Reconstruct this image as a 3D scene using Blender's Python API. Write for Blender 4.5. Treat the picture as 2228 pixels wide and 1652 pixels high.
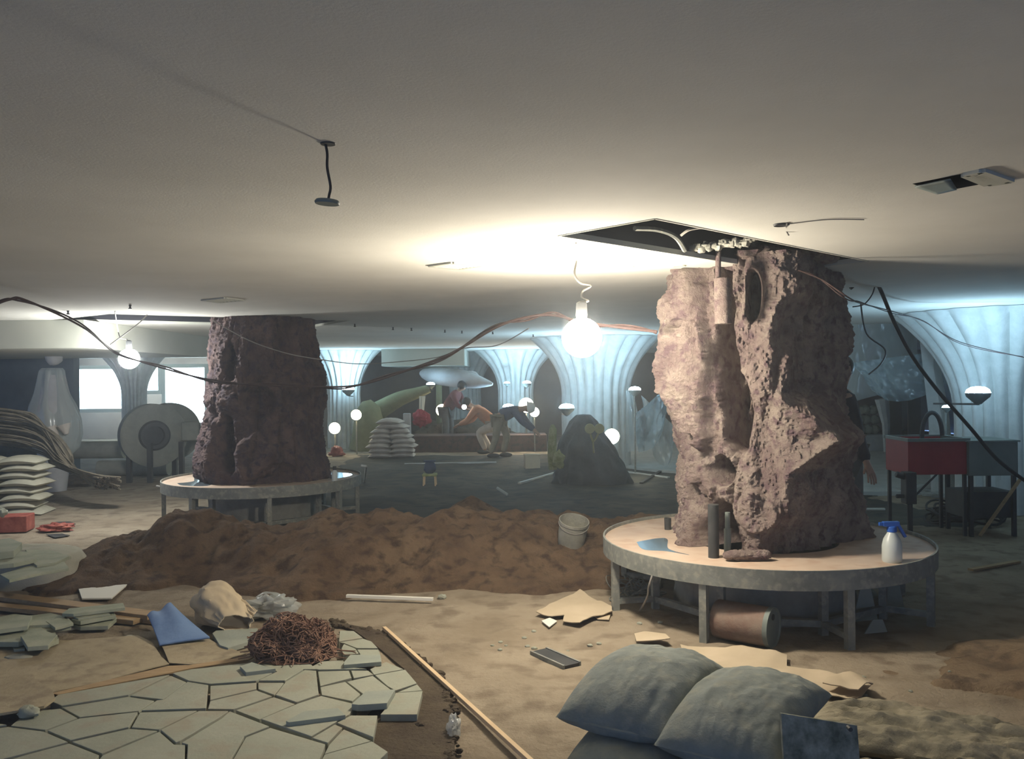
import bpy, bmesh, math, random
from mathutils import Vector, Matrix, noise
PI = math.pi
sc = bpy.context.scene
for o in list(bpy.data.objects): bpy.data.objects.remove(o)
COL = sc.collection
# ---------------------------------------------------------------- camera, world, light, exposure
CAMZ, F, ROLL = 1.56, 1873.0, 0.0107
CEIL = 2.28
cam = bpy.data.cameras.new('camera'); cam_o = bpy.data.objects.new('camera', cam); COL.objects.link(cam_o)
cam.sensor_width = 36; cam.lens = 36*F/2228; cam.clip_start = .05; cam.clip_end = 200
cam_o.matrix_world = Matrix.Translation((0,0,CAMZ)) @ Matrix.Rotation(PI/2,4,'X') @ Matrix.Rotation(-ROLL,4,'Z')
cam_o.rotation_mode = 'XYZ'; sc.camera = cam_o
w = bpy.data.worlds.new('world'); sc.world = w; w.use_nodes = True
bg = w.node_tree.nodes['Background']; bg.inputs[0].default_value = (.27,.46,.90,1); bg.inputs[1].default_value = .85
sc.view_settings.view_transform = 'Standard'; sc.view_settings.look = 'None'
sc.view_settings.exposure = 0.3; sc.view_settings.gamma = 1
sc.cycles.use_denoising = True; sc.cycles.max_bounces = 4; sc.cycles.use_adaptive_sampling = True; sc.cycles.adaptive_threshold = .06; sc.cycles.volume_bounces = 0
sc.cycles.transparent_max_bounces = 8; sc.cycles.caustics_reflective = False; sc.cycles.caustics_refractive = False
sc.cycles.sample_clamp_indirect = 4; sc.cycles.volume_step_rate = 1
HAZE = .009

# ---------------------------------------------------------------- helpers
def ray(px, py):
    x, y = px-1114, 826-py
    c, s = math.cos(-ROLL), math.sin(-ROLL)
    return (c*x-s*y)/F, (s*x+c*y)/F
def P(px, py, D):                     # point seen at a pixel, at depth D
    a, b = ray(px, py); return Vector((a*D, D, CAMZ+b*D))
def G(px, py, z=0.0):                 # point seen at a pixel, on the level z
    a, b = ray(px, py); D = (z-CAMZ)/b; return Vector((a*D, D, z))
def hsh(*a): return random.Random(str(a))
def nz(x, y, z, sc_=1, oct_=4): return noise.fractal(Vector((x,y,z))*sc_, 1.0, 2.1, oct_)

class MB:
    def __init__(s): s.v = []; s.f = []
    def add(s, vs, fs):
        n = len(s.v); s.v += [Vector(p) for p in vs]; s.f += [tuple(i+n for i in f) for f in fs]; return s
    def box(s, c, d, rz=0, m=None, ry=0, rx=0):
        R = m or (Matrix.Rotation(rz,3,'Z') @ Matrix.Rotation(ry,3,'Y') @ Matrix.Rotation(rx,3,'X'))
        vs = [Vector(c)+R@Vector((x*d[0]/2,y*d[1]/2,z*d[2]/2)) for x in (-1,1) for y in (-1,1) for z in (-1,1)]
        return s.add(vs, [(0,1,3,2),(4,6,7,5),(0,4,5,1),(2,3,7,6),(0,2,6,4),(1,5,7,3)])
    def bar(s, a, b, w_, h_=None, up=(0,0,1)):
        a, b = Vector(a), Vector(b); d = b-a; z = d.normalized(); u = Vector(up)
        if abs(z.dot(u)) > .95: u = Vector((0,1,0))
        x = u.cross(z).normalized(); y = z.cross(x); h_ = h_ or w_
        vs = [p+x*w_/2*i+y*h_/2*j for p in (a,b) for i,j in ((-1,-1),(1,-1),(1,1),(-1,1))]
        return s.add(vs, [(0,3,2,1),(4,5,6,7)]+[(i,(i+1)%4,(i+1)%4+4,i+4) for i in range(4)])
    def tube(s, pts, r, seg=8, cap=True):
        pts = [Vector(p) for p in pts]; n = len(pts)
        rr = r if isinstance(r,(list,tuple)) else [r]*n
        vs = []; px = None
        for i,p in enumerate(pts):
            t = (pts[min(i+1,n-1)]-pts[max(i-1,0)])
            t = t.normalized() if t.length > 1e-9 else Vector((0,0,1))
            if px is None:
                px = t.orthogonal().normalized()
            else:
                px = (px-t*px.dot(t)); px = px.normalized() if px.length>1e-6 else t.orthogonal().normalized()
            py = t.cross(px)
            vs += [p+(px*math.cos(a*2*PI/seg)+py*math.sin(a*2*PI/seg))*rr[i] for a in range(seg)]
        fs = [(i*seg+a, i*seg+(a+1)%seg, (i+1)*seg+(a+1)%seg, (i+1)*seg+a) for i in range(n-1) for a in range(seg)]
        if cap: fs += [tuple(range(seg-1,-1,-1)), tuple((n-1)*seg+a for a in range(seg))]
        return s.add(vs, fs)
    def lathe(s, prof, c=(0,0,0), seg=32, m=None, cap=True):
        m = m or Matrix.Identity(3); c = Vector(c); n = len(prof)
        vs = [c+m@Vector((r*math.cos(a*2*PI/seg), r*math.sin(a*2*PI/seg), z)) for r,z in prof for a in range(seg)]
        fs = [(i*seg+a, i*seg+(a+1)%seg, (i+1)*seg+(a+1)%seg, (i+1)*seg+a) for i in range(n-1) for a in range(seg)]
        if cap:
            if prof[0][0] > 1e-5: fs.append(tuple(range(seg-1,-1,-1)))
            if prof[-1][0] > 1e-5: fs.append(tuple((n-1)*seg+a for a in range(seg)))
        return s.add(vs, fs)
    def prism(s, poly, z0, z1):
        n = len(poly)
        a = sum(poly[i][0]*poly[(i+1)%n][1]-poly[(i+1)%n][0]*poly[i][1] for i in range(n))
        if a < 0: poly = poly[::-1]
        vs = [(p[0],p[1],z0) for p in poly]+[(p[0],p[1],z1) for p in poly]
        return s.add(vs, [tuple(range(n-1,-1,-1)), tuple(range(n,2*n))]+[(i,(i+1)%n,(i+1)%n+n,i+n) for i in range(n)])
    def grid(s, fn, nu, nv, closed=False):
        vs = [fn(i/(nu if closed else nu-1), j/(nv-1)) for j in range(nv) for i in range(nu)]
        fs = [(j*nu+i, j*nu+(i+1)%nu, (j+1)*nu+(i+1)%nu, (j+1)*nu+i) for j in range(nv-1) for i in range(nu if closed else nu-1)]
        return s.add(vs, fs)
    def ball(s, c, r, seg=16, rings=10, n=0, ns=3, seed=0):
        r = r if isinstance(r,(list,tuple)) else (r,r,r)
        vs = []
        for j in range(rings+1):
            for i in range(seg):
                t = PI*j/rings; a = 2*PI*i/seg
                d = Vector((math.sin(t)*math.cos(a), math.sin(t)*math.sin(a), math.cos(t)))
                k = 1+(n*nz(d.x+seed*7.1,d.y,d.z,ns,3) if n else 0)
                vs.append(Vector(c)+Vector((d.x*r[0],d.y*r[1],d.z*r[2]))*k)
        fs = [(j*seg+i,(j+1)*seg+i,(j+1)*seg+(i+1)%seg,j*seg+(i+1)%seg) for j in range(rings) for i in range(seg)]
        return s.add(vs, fs)
    def move(s, f): s.v = [Vector(f(p)) for p in s.v]; return s

def build(name, mb, mat, parent=None, smooth=True, bevel=0, base=True):
    me = bpy.data.meshes.new(name)
    if isinstance(mb, MB): vs, fs = mb.v, mb.f
    else: vs, fs = mb
    if base and vs:
        xs = [p[0] for p in vs]; ys = [p[1] for p in vs]; zs = [p[2] for p in vs]
        c = Vector(((min(xs)+max(xs))/2, (min(ys)+max(ys))/2, min(zs)))
    else: c = Vector((0,0,0))
    me.from_pydata([tuple(Vector(p)-c) for p in vs], [], fs)
    bm = bmesh.new(); bm.from_mesh(me)
    bmesh.ops.remove_doubles(bm, verts=bm.verts, dist=1e-6)
    bmesh.ops.recalc_face_normals(bm, faces=bm.faces); bm.to_mesh(me); bm.free()
    o = bpy.data.objects.new(name, me); COL.objects.link(o); o.location = c
    me.materials.append(mat)
    if smooth:
        for p in me.polygons: p.use_smooth = True
        try: me.set_sharp_from_angle(angle=math.radians(40))
        except Exception: pass
    if bevel:
        b = o.modifiers.new('bevel','BEVEL'); b.width = bevel; b.segments = 2; b.limit_method = 'ANGLE'
    if parent:
        o.parent = parent; o.matrix_parent_inverse = Matrix.Translation(-parent.location)
    return o
def tag(o, label, cat, group=None, kind=None):
    o['label'] = label; o['category'] = cat
    if group: o['group'] = group
    if kind: o['kind'] = kind
    return o
def thing(name, loc, label, cat, group=None):
    o = bpy.data.objects.new(name, None); COL.objects.link(o); o.location = loc; o.empty_display_size = .1
    return tag(o, label, cat, group)
def solo(name, mb, mat, label, cat, group=None, kind=None, **k):
    return tag(build(name, mb, mat, None, **k), label, cat, group, kind)
def struct(name, mb, mat, **k):
    o = build(name, mb, mat, None, **k); o['kind'] = 'structure'; return o
def copy_tree(o, parent=None):
    c = o.copy(); COL.objects.link(c)
    if parent: c.parent = parent; c.matrix_parent_inverse = o.matrix_parent_inverse.copy()
    for ch in list(o.children): copy_tree(ch, c)
    return c
def smoothline(pts, n=6):
    pts = [Vector(p) for p in pts]; out = []
    for i in range(len(pts)-1):
        p0, p1, p2, p3 = pts[max(i-1,0)], pts[i], pts[i+1], pts[min(i+2,len(pts)-1)]
        for k in range(n):
            t = k/n
            out.append(.5*((2*p1)+(p2-p0)*t+(2*p0-5*p1+4*p2-p3)*t*t+(3*p1-p0-3*p2+p3)*t**3))
    return out+[pts[-1]]
def lerpt(tab, x):
    if x <= tab[0][0]: return tab[0][1]
    for (a,b),(c,d) in zip(tab, tab[1:]):
        if x <= c: return b+(d-b)*(x-a)/(c-a)
    return tab[-1][1]

# ---------------------------------------------------------------- materials
def mat(name, c1, c2=None, scale=4, rough=.9, bump=0, bscale=30, metal=0, c3=None, alpha=1, spec=.3, lo=.35, hi=.65, stretch=None, rvar=0, trans=0):
    m = bpy.data.materials.new(name); m.use_nodes = True; nt = m.node_tree; N = nt.nodes; L = nt.links
    b = N['Principled BSDF']; b.inputs['Roughness'].default_value = rough; b.inputs['Metallic'].default_value = metal
    b.inputs['Specular IOR Level'].default_value = spec; b.inputs['Alpha'].default_value = alpha
    b.inputs['Transmission Weight'].default_value = trans
    b.inputs['Base Color'].default_value = (*c1,1)
    tc = N.new('ShaderNodeTexCoord'); src = tc.outputs['Object']
    if stretch:
        mp = N.new('ShaderNodeMapping'); mp.inputs['Scale'].default_value = stretch; L.new(src, mp.inputs[0]); src = mp.outputs[0]
    if c2:
        n = N.new('ShaderNodeTexNoise'); n.inputs['Scale'].default_value = scale; n.inputs['Detail'].default_value = 6; n.inputs['Roughness'].default_value = .65
        L.new(src, n.inputs['Vector'])
        r = N.new('ShaderNodeValToRGB'); r.color_ramp.elements[0].position = lo; r.color_ramp.elements[1].position = hi
        r.color_ramp.elements[0].color = (*c1,1); r.color_ramp.elements[1].color = (*c2,1)
        L.new(n.outputs['Fac'], r.inputs[0]); out = r.outputs[0]
        if c3:
            n2 = N.new('ShaderNodeTexNoise'); n2.inputs['Scale'].default_value = scale*3.3; n2.inputs['Detail'].default_value = 5
            L.new(src, n2.inputs['Vector'])
            r2 = N.new('ShaderNodeValToRGB'); r2.color_ramp.elements[0].position = .5; r2.color_ramp.elements[1].position = .66
            r2.color_ramp.elements[0].color = (0,0,0,1)
            L.new(n2.outputs['Fac'], r2.inputs[0])
            mx = N.new('ShaderNodeMix'); mx.data_type = 'RGBA'; mx.inputs['B'].default_value = (*c3,1)
            L.new(r2.outputs[0], mx.inputs['Factor']); L.new(out, mx.inputs['A']); out = mx.outputs['Result']
        L.new(out, b.inputs['Base Color'])
        if rvar:
            mr = N.new('ShaderNodeMapRange'); mr.inputs[1].default_value = .4; mr.inputs[2].default_value = .6
            mr.inputs[3].default_value = rough-rvar; mr.inputs[4].default_value = rough
            L.new(n.outputs['Fac'], mr.inputs[0]); L.new(mr.outputs[0], b.inputs['Roughness'])
    if bump:
        nb = N.new('ShaderNodeTexNoise'); nb.inputs['Scale'].default_value = bscale; nb.inputs['Detail'].default_value = 8; nb.inputs['Roughness'].default_value = .7
        L.new(src, nb.inputs['Vector'])
        bp = N.new('ShaderNodeBump'); bp.inputs['Strength'].default_value = 1; bp.inputs['Distance'].default_value = bump
        L.new(nb.outputs['Fac'], bp.inputs['Height']); L.new(bp.outputs[0], b.inputs['Normal'])
    return m
def emis(name, c, s):
    m = bpy.data.materials.new(name); m.use_nodes = True; nt = m.node_tree; nt.nodes.clear()
    e = nt.nodes.new('ShaderNodeEmission'); e.inputs[0].default_value = (*c,1); e.inputs[1].default_value = s
    o = nt.nodes.new('ShaderNodeOutputMaterial'); nt.links.new(e.outputs[0], o.inputs[0]); return m
def sheer(name, c, alpha):              # thin translucent plastic film
    m = bpy.data.materials.new(name); m.use_nodes = True; nt = m.node_tree; N = nt.nodes; L = nt.links; N.clear()
    d = N.new('ShaderNodeBsdfDiffuse'); d.inputs[0].default_value = (*c,1)
    t = N.new('ShaderNodeBsdfTranslucent'); t.inputs[0].default_value = (*c,1)
    tr = N.new('ShaderNodeBsdfTransparent'); g = N.new('ShaderNodeBsdfGlossy'); g.inputs['Roughness'].default_value = .25
    a = N.new('ShaderNodeMixShader'); a.inputs[0].default_value = .5; L.new(d.outputs[0], a.inputs[1]); L.new(t.outputs[0], a.inputs[2])
    g2 = N.new('ShaderNodeMixShader'); g2.inputs[0].default_value = .12; L.new(a.outputs[0], g2.inputs[1]); L.new(g.outputs[0], g2.inputs[2])
    x = N.new('ShaderNodeMixShader'); x.inputs[0].default_value = alpha; L.new(tr.outputs[0], x.inputs[1]); L.new(g2.outputs[0], x.inputs[2])
    o = N.new('ShaderNodeOutputMaterial'); L.new(x.outputs[0], o.inputs[0]); return m
M = dict(
 stage = mat('warm lit boards', (.09,.05,.042), (.15,.09,.07), 3, .8, c3=(.06,.05,.045)),  # reddish tone puts the warm lamp light into the stage colour
 tansack = mat('dusty tan sack', (.21,.19,.135), (.30,.265,.19), 4, .95, .008, 40),
 darkfloor = mat('darker floor', (.04,.04,.036), (.11,.10,.075), 1.3, .85, .02, 14, c3=(.035,.04,.042)),
 bank = mat('tan soil', (.20,.14,.085), (.30,.22,.14), 2.5, 1, .03, 26, c3=(.15,.105,.07)),
 mottled = mat('mottled board', (.10,.11,.085), (.34,.34,.28), 14, .95, .004, 30, spec=.05),
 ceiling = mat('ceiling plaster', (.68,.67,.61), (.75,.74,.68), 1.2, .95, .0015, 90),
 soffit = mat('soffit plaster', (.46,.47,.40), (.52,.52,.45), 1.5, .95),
 ground = mat('dusty ground', (.275,.22,.155), (.39,.325,.24), 1.6, .97, .02, 22, c3=(.22,.175,.125)),
 soil = mat('brown soil', (.145,.09,.055), (.26,.175,.105), 3, 1, .045, 34, c3=(.10,.062,.042)),
 damp = mat('damp dark soil', (.07,.05,.035), (.13,.10,.065), 6, .9, .02, 40),
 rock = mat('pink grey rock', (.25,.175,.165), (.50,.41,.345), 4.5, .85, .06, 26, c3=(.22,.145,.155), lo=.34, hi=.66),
 rockshaded = mat('shade tinted rock', (.075,.048,.052), (.17,.11,.095), 4, .85, .03, 26, c3=(.07,.05,.065), lo=.34, hi=.68),  # shaded copy of the rock, its shade put into the darker colour
 concrete = mat('old concrete', (.20,.20,.18), (.30,.30,.27), 4, .95, .004, 30),
 plaster = mat('column plaster', (.50,.52,.49), (.62,.63,.60), 5, .9, .006, 25),
 steel = mat('grey painted steel', (.19,.20,.18), (.27,.28,.25), 7, .6, .002, 40, c3=(.33,.32,.27), metal=.1),
 board = mat('dusty plywood', (.50,.38,.29), (.62,.50,.40), 3, .6, c3=(.50,.36,.27), rvar=.1),
 water = mat('wet film', (.45,.55,.62), rough=.06, spec=1, metal=.75),
 stone = mat('green grey slate', (.30,.315,.25), (.38,.385,.31), 2.2, .9, .003, 40, c3=(.33,.31,.24)),
 stoneedge = mat('stacked slate', (.27,.30,.22), (.40,.41,.31), 5, .9, .004, 30),
 greenslab = mat('blue green slab', (.28,.31,.27), (.34,.36,.30), 5, .85, .002, 40),
 wood = mat('raw timber', (.34,.23,.12), (.44,.31,.17), 5, .8, .002, 40, stretch=(1,8,8)),
 pale_wood = mat('pale lath', (.62,.45,.27), (.70,.53,.33), 6, .7),
 ply = mat('brown hardboard', (.33,.27,.175), (.42,.35,.235), 2.5, .9, .004, 30, c3=(.27,.22,.15)),
 cardboard = mat('cardboard', (.44,.36,.25), (.52,.43,.31), 3, .95, .002, 30),
 white = mat('white board', (.76,.74,.66), rough=.8),
 paper = mat('kraft paper', (.52,.42,.28), (.60,.50,.35), 3, .9, .003, 14),
 blue = mat('blue cloth', (.13,.22,.42), (.18,.28,.48), 4, .8, .003, 30),
 bag = mat('grey woven sack', (.19,.215,.205), (.26,.285,.26), 5, .9, .004, 60, c3=(.28,.29,.25)),
 palebag = mat('pale woven sack', (.36,.35,.27), (.46,.44,.35), 5, .9, .003, 120),
 whitebag = mat('white sack', (.55,.50,.44), (.68,.62,.56), 5, .85, .004, 60),
 fibre = mat('brown root fibre', (.16,.085,.06), (.30,.18,.125), 8, .9),
 rod = mat('dark reed', (.11,.095,.07), (.22,.19,.14), 6, .85),
 film = sheer('milky plastic film', (.72,.78,.76), .62),
 filmblue = sheer('thin blue film', (.55,.72,.78), .45),
 clear = sheer('clear shiny film', (.75,.78,.75), .55),
 red = mat('red paint', (.30,.02,.03), (.36,.03,.035), 4, .6),
 redcloth = mat('red plastic cloth', (.22,.04,.032), (.42,.14,.10), 9, .6, .004, 20),
 grey = mat('grey sheet metal', (.16,.19,.17), (.20,.23,.21), 4, .6, metal=.1),
 dark = mat('dark metal', (.035,.037,.038), (.06,.06,.06), 5, .6),
 rust = mat('rusty drum', (.20,.12,.09), (.28,.22,.17), 6, .7, .003, 30),
 cable = mat('black rubber cable', (.03,.028,.03), rough=.6),
 cord = mat('reddish cord', (.06,.035,.032), rough=.7),
 wire = mat('pale wire', (.25,.235,.21), rough=.6),
 bucket = mat('mortar crusted plastic', (.24,.24,.20), (.36,.35,.30), 8, .9, .008, 30),
 mortar = mat('wet mortar', (.28,.28,.24), (.34,.34,.28), 8, .8, .006, 20),
 skin = mat('skin', (.42,.26,.18), rough=.6),
 jacketdark = mat('dark jacket', (.03,.03,.04), (.05,.045,.05), 8, .8),
 jacketred = mat('maroon jacket', (.16,.05,.05), (.20,.07,.07), 8, .8),
 jacketblue = mat('navy jacket', (.06,.08,.13), (.08,.10,.16), 8, .8),
 khaki = mat('khaki cloth', (.30,.26,.18), (.36,.31,.22), 8, .85),
 orange = mat('orange lit cloth', (.50,.22,.12), (.58,.28,.16), 8, .85),  # orange lamp light painted into the cloth colour
 hair = mat('black hair', (.02,.018,.016), rough=.5),
 helmet = mat('white helmet', (.75,.73,.68), rough=.35),
 trousers = mat('grey trousers', (.14,.14,.13), (.18,.18,.17), 8, .85),
 bottle = mat('milky bottle', (.55,.60,.58), rough=.35, spec=.5),
 bluecap = mat('blue plastic', (.02,.10,.42), rough=.4, spec=.5),
 wallm = mat('dark blue wall', (.08,.10,.13), (.12,.15,.18), 2, .9),
 wallback = mat('brown back wall', (.17,.13,.10), (.24,.19,.15), .8, .9),
 sculpt = mat('olive plaster', (.17,.18,.095), (.25,.25,.14), 3, .85, .004, 20),
 sculptgrey = mat('grey plaster', (.36,.36,.36), (.46,.46,.47), 3, .85, .006, 14),
 tarp = mat('dark tarpaulin', (.035,.05,.06), (.07,.09,.10), 3, .6, .01, 8),
 moss = mat('mossy wrap', (.20,.24,.09), (.40,.42,.22), 9, .9, .01, 20),
 disc = mat('olive disc', (.30,.32,.16), (.36,.37,.20), 9, .8),
 blower = mat('grey green casting', (.20,.21,.18), (.27,.27,.23), 5, .7, .003, 20),
 void = mat('plenum black', (.02,.02,.025), rough=1),
)
E_main = emis('lamp glass glowing warm white', (1,.90,.74), 280)
E_blue = emis('lamp glass glowing cold white', (.55,.80,1), 60)
E_win = emis('daylight pane', (.62,.85,1), 11)

# ---------------------------------------------------------------- setting
def gz(x, y): return .012*nz(x,y,0,1.3,3)+.006*nz(x,y,3,5,2)
def floor_mesh():
    m = MB(); xs = [-14+i*.5 for i in range(18)]+[-5+.07*i for i in range(143)]+[5.05+i*.5 for i in range(14)]
    ys = [-3+i*.5 for i in range(9)]+[1.5+.06*i for i in range(110)]+[8.2+.3*i for i in range(56)]
    nx = len(xs)
    vs = [(x,y,gz(x,y)-(.0 if not(3.0<y<4.55 and -.95<x<-.3) else .0)) for y in ys for x in xs]
    m.add(vs, [(j*nx+i,j*nx+i+1,(j+1)*nx+i+1,(j+1)*nx+i) for j in range(len(ys)-1) for i in range(nx-1)]); return m
struct('floor', floor_mesh(), M['ground'], base=False)
# ceiling with two square openings cut round the pillars
def rect_at(cx, cy, L, W, ang):
    u = Vector((math.cos(ang),math.sin(ang))); v = Vector((-u.y,u.x)); c = Vector((cx,cy))
    return [c+u*L/2*i+v*W/2*j for i,j in ((-1,-1),(1,-1),(1,1),(-1,1))]
A_, B_ = G(1215,513,CEIL), G(1425,476,CEIL)
uu = (Vector((B_.x-A_.x,B_.y-A_.y))).normalized(); vv = Vector((-uu.y,uu.x)); WW = (B_-A_).length
hole1 = [Vector((A_.x,A_.y)), Vector((B_.x,B_.y)), Vector((B_.x,B_.y))+vv*2.2, Vector((A_.x,A_.y))+vv*2.2]
H0 = G(236,683,CEIL); H1 = G(486,690,CEIL)
d2 = Vector((H1.x-H0.x,H1.y-H0.y)).normalized(); n2 = Vector((-d2.y,d2.x))
q0 = Vector((H0.x,H0.y)); q1 = q0+d2*2.6
hole2 = [q0, q1, q1+n2*1.3, q0+n2*1.3-d2*.5]
hatch = [G(1985,400,CEIL).xy, G(2095,378,CEIL).xy, G(2150,398,CEIL).xy, G(2040,419,CEIL).xy]
def ceil_mesh():
    bm = bmesh.new(); out = [(-14,-3),(12,-3),(12,24.5),(-14,24.5)]
    es = []
    for loop in (out, hole1, hole2, hatch):
        vs = [bm.verts.new((p[0],p[1],CEIL)) for p in loop]
        es += [bm.edges.new((vs[i],vs[(i+1)%len(vs)])) for i in range(len(vs))]
    bmesh.ops.triangle_fill(bm, use_beauty=True, use_dissolve=False, edges=es)
    bm.verts.index_update()
    r = [v.co.copy() for v in bm.verts], [tuple(v.index for v in f.verts) for f in bm.faces]; bm.free(); return r
struct('ceiling', ceil_mesh(), M['ceiling'], smooth=False, base=False)
def well(loop, h, name):
    m = MB(); n = len(loop)
    m.add([(p[0],p[1],CEIL) for p in loop]+[(p[0],p[1],CEIL+h) for p in loop], [(i,(i+1)%n,(i+1)%n+n,i+n) for i in range(n)]+[tuple(range(n,2*n))])
    return struct(name, m, M['void'], smooth=False)
well(hole1, .55, 'trim_1'); well(hole2, .4, 'trim_2'); well(hatch, .12, 'trim_3')
# board edge round the openings
m = MB()
for loop in (hole1, hole2):
    for i in range(4):
        a, b = loop[i], loop[(i+1)%4]; m.bar((a[0],a[1],CEIL+.012), (b[0],b[1],CEIL+.012), .012, .03)
struct('trim_4', m, M['soffit'], smooth=False)
solo('plenum_board', MB().box((1.35,5.75,CEIL+.22),(.55,.02,.40),.75), M['soffit'], 'pale board standing inside the dark ceiling opening above the near pillar', 'board', smooth=False)
# dropped soffits
def boxs(x0,x1,y0,y1,z0,z1): return MB().box(((x0+x1)/2,(y0+y1)/2,(z0+z1)/2),(x1-x0,y1-y0,z1-z0))
s0 = P(183,757,9.6)
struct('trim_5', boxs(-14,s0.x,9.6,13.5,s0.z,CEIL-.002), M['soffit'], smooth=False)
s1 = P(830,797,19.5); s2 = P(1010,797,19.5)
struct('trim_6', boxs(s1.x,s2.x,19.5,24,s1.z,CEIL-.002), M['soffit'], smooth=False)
struct('wall_back', boxs(-14,12,24.4,24.6,0,CEIL), M['wallback'], smooth=False)
struct('wall_left', boxs(-14,P(160,800,15).x,15,15.2,0,CEIL), M['wallm'], smooth=False)
struct('wall_right', boxs(11.8,12,-3,24.5,0,CEIL), M['wallm'], smooth=False)
# raised curb far back and pale slab on the right
c0, c1_ = P(868,950,18.6), P(1190,950,18.6)
solo('stage_curb', boxs(c0.x,c1_.x,18.6,19.4,-.02,.36), M['stage'], 'long low dark stage edge crossing the middle distance behind the sack pile', 'platform', smooth=False, bevel=.02)
struct('trim_7', MB().prism([(3.9,11.2),(9,11.2),(9,21),(1.4,21),(1.4,15.4),(3.2,13.2)], -.03, .05), M['plaster'], smooth=False)
# windows far left
def window(n, px0, px1, py0, py1, D, arch=False):
    a, b = P(px0,py1,D), P(px1,py0,D)
    f = MB(); t = .05
    f.bar((a.x-t,D,a.z),(a.x-t,D,b.z),.1,.1).bar((b.x+t,D,a.z),(b.x+t,D,b.z),.1,.1).bar((a.x-.1,D,a.z-t),(b.x+.1,D,a.z-t),.12,.1).bar((a.x-.1,D,b.z+t),(b.x+.1,D,b.z+t),.1,.1)
    o = struct('window_%d'%n, f, M['soffit'], smooth=False)
    p = build('window_pane', MB().box(((a.x+b.x)/2,D+.03,(a.z+b.z)/2),(b.x-a.x,.02,b.z-a.z)), E_win, o, smooth=False)
    return o
window(1,165,278,803,890,23); window(2,310,345,800,850,23); window(3,362,446,800,920,23)

# ---------------------------------------------------------------- rock pillars
def pillar(cx, cy, ztop, zbot, sil, dents, seed, nth, nzz, pxc, matr, amp=1.0, corner=None):
    # sil: rows (z, left radius, right radius, lean); dents: (px offset -1..1, z, wu, wz, tilt, depth)
    def fn(u, v):
        th = u*2*PI-PI; z = zbot+(ztop-zbot)*v
        vd = math.atan2(-cy, -cx)                       # towards the camera
        rel = th-vd; s = math.sin(rel)                  # +1 right of the viewer, -1 left
        s = -s if False else s
        L = lerpt([(a,b) for a,b,c,d in sil], z); R = lerpt([(a,c) for a,b,c,d in sil], z)
        r = (L*(1-s)/2+R*(1+s)/2)
        front = math.cos(rel)
        x, y = math.cos(th), math.sin(th)
        if corner:
            c_ = lerpt(corner, z)
            poly = [(-L,.12),(-L*.86,-.34),(c_*.65,-.70),(c_*.65+.14,-.55),(R,.22),(R*.5,.6),(-L*.5,.6)]
            dx, dy = math.sin(rel), -math.cos(rel); r = .5
            for i in range(len(poly)):
                (ax,ay),(bx,by) = poly[i],poly[(i+1)%len(poly)]
                ex, ey = bx-ax, by-ay; den = dx*ey-dy*ex
                if abs(den) < 1e-9: continue
                t_ = (ax*ey-ay*ex)/den; q_ = (ax*dy-ay*dx)/den
                if t_ > 0 and -1e-6 <= q_ <= 1+1e-6: r = t_; break
        r += amp*(.045*nz(x*1.0+seed,y*1.0,z*.62,1.5,3)+.045*abs(nz(x+seed,y,z*.6+5,3.2,3))-.02)
        r += amp*(.022*nz(x+seed,y,z*.8,8,4)+.020*abs(nz(x,y,z+seed,17,5))+.010*nz(x,y,z+seed,45,3))
        rid = 1-abs(noise.noise(Vector((x*2.6+seed,y*2.6,z*.9)))); r -= amp*.05*max(0,rid-.86)/.14
        if front > -.15:
            for (du,dz,wu,wz,ti,dep) in dents:
                a, b = s-du, z-dz
                ct, st = math.cos(ti), math.sin(ti); a2 = (a*ct+b*st)/wu; b2 = (-a*st+b*ct)/wz
                q = a2*a2+b2*b2
                q += .5*nz(x+seed,y,z,5,2)*min(1,q)
                if q < 2.2: r -= dep*(1/(1+math.exp(16*(q-.85))))
        return Vector((cx+r*x, cy+r*y, z))
    m = MB().grid(fn, nth, nzz, closed=True)
    n = nth; N0 = len(m.v); m.add([(cx,cy,ztop)], []); m.f += [((nzz-1)*n+i,(nzz-1)*n+(i+1)%n,N0) for i in range(n)]
    return build('rock_column' if False else 'shaft', m, matr, None)
CX, CY = 1.7178, 5.9535
def zz(y): return CAMZ-(y-818)/F*5.75
def rad(pxh): return pxh*6.0/F
silh = []
for y,l,r in ((560,1452,1830),(600,1446,1842),(650,1444,1852),(700,1433,1856),(720,1431,1864),(760,1441,1872),(800,1437,1856),(845,1434,1850),(900,1456,1850),(960,1462,1862),(1000,1472,1871),(1060,1460,1880),(1120,1466,1892),(1170,1451,1903),(1215,1450,1912),(1240,1450,1915)):
    silh.append((zz(y), rad(1655-l)*.985, rad(r-1655)*.985))
silh = sorted((z,l-.02,r-.02,0) for z,l,r in silh)
def du(px): return (px-1655)/205
dents = [ (du(1576),zz(650),.10,.38,0,.30), (du(1580),zz(790),.15,.30,0,.32), (du(1600),zz(900),.19,.26,-.12,.32),
  (du(1556),zz(1015),.17,.10,0,.26), (du(1555),zz(1160),.26,.24,-.25,.38), (du(1642),zz(650),.10,.19,0,.24),
  (du(1505),zz(702),.05,.03,0,.07), (du(1500),zz(945),.08,.03,0,.07), (du(1440),zz(1180),.1,.1,0,.05),
  (du(1610),zz(1215),.16,.05,0,.10), (du(1508),zz(780),.17,.62,.03,-.13), (du(1520),zz(1040),.12,.16,0,-.06),
  (du(1640),zz(1090),.22,.14,0,-.06), (du(1510),zz(1080),.12,.12,0,.07)]
col1 = thing('rock_pillar', (CX,CY,.46), 'large pinkish grey artificial rock pillar lit from the left, rising through the nearer round bench', 'rock pillar')
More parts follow.
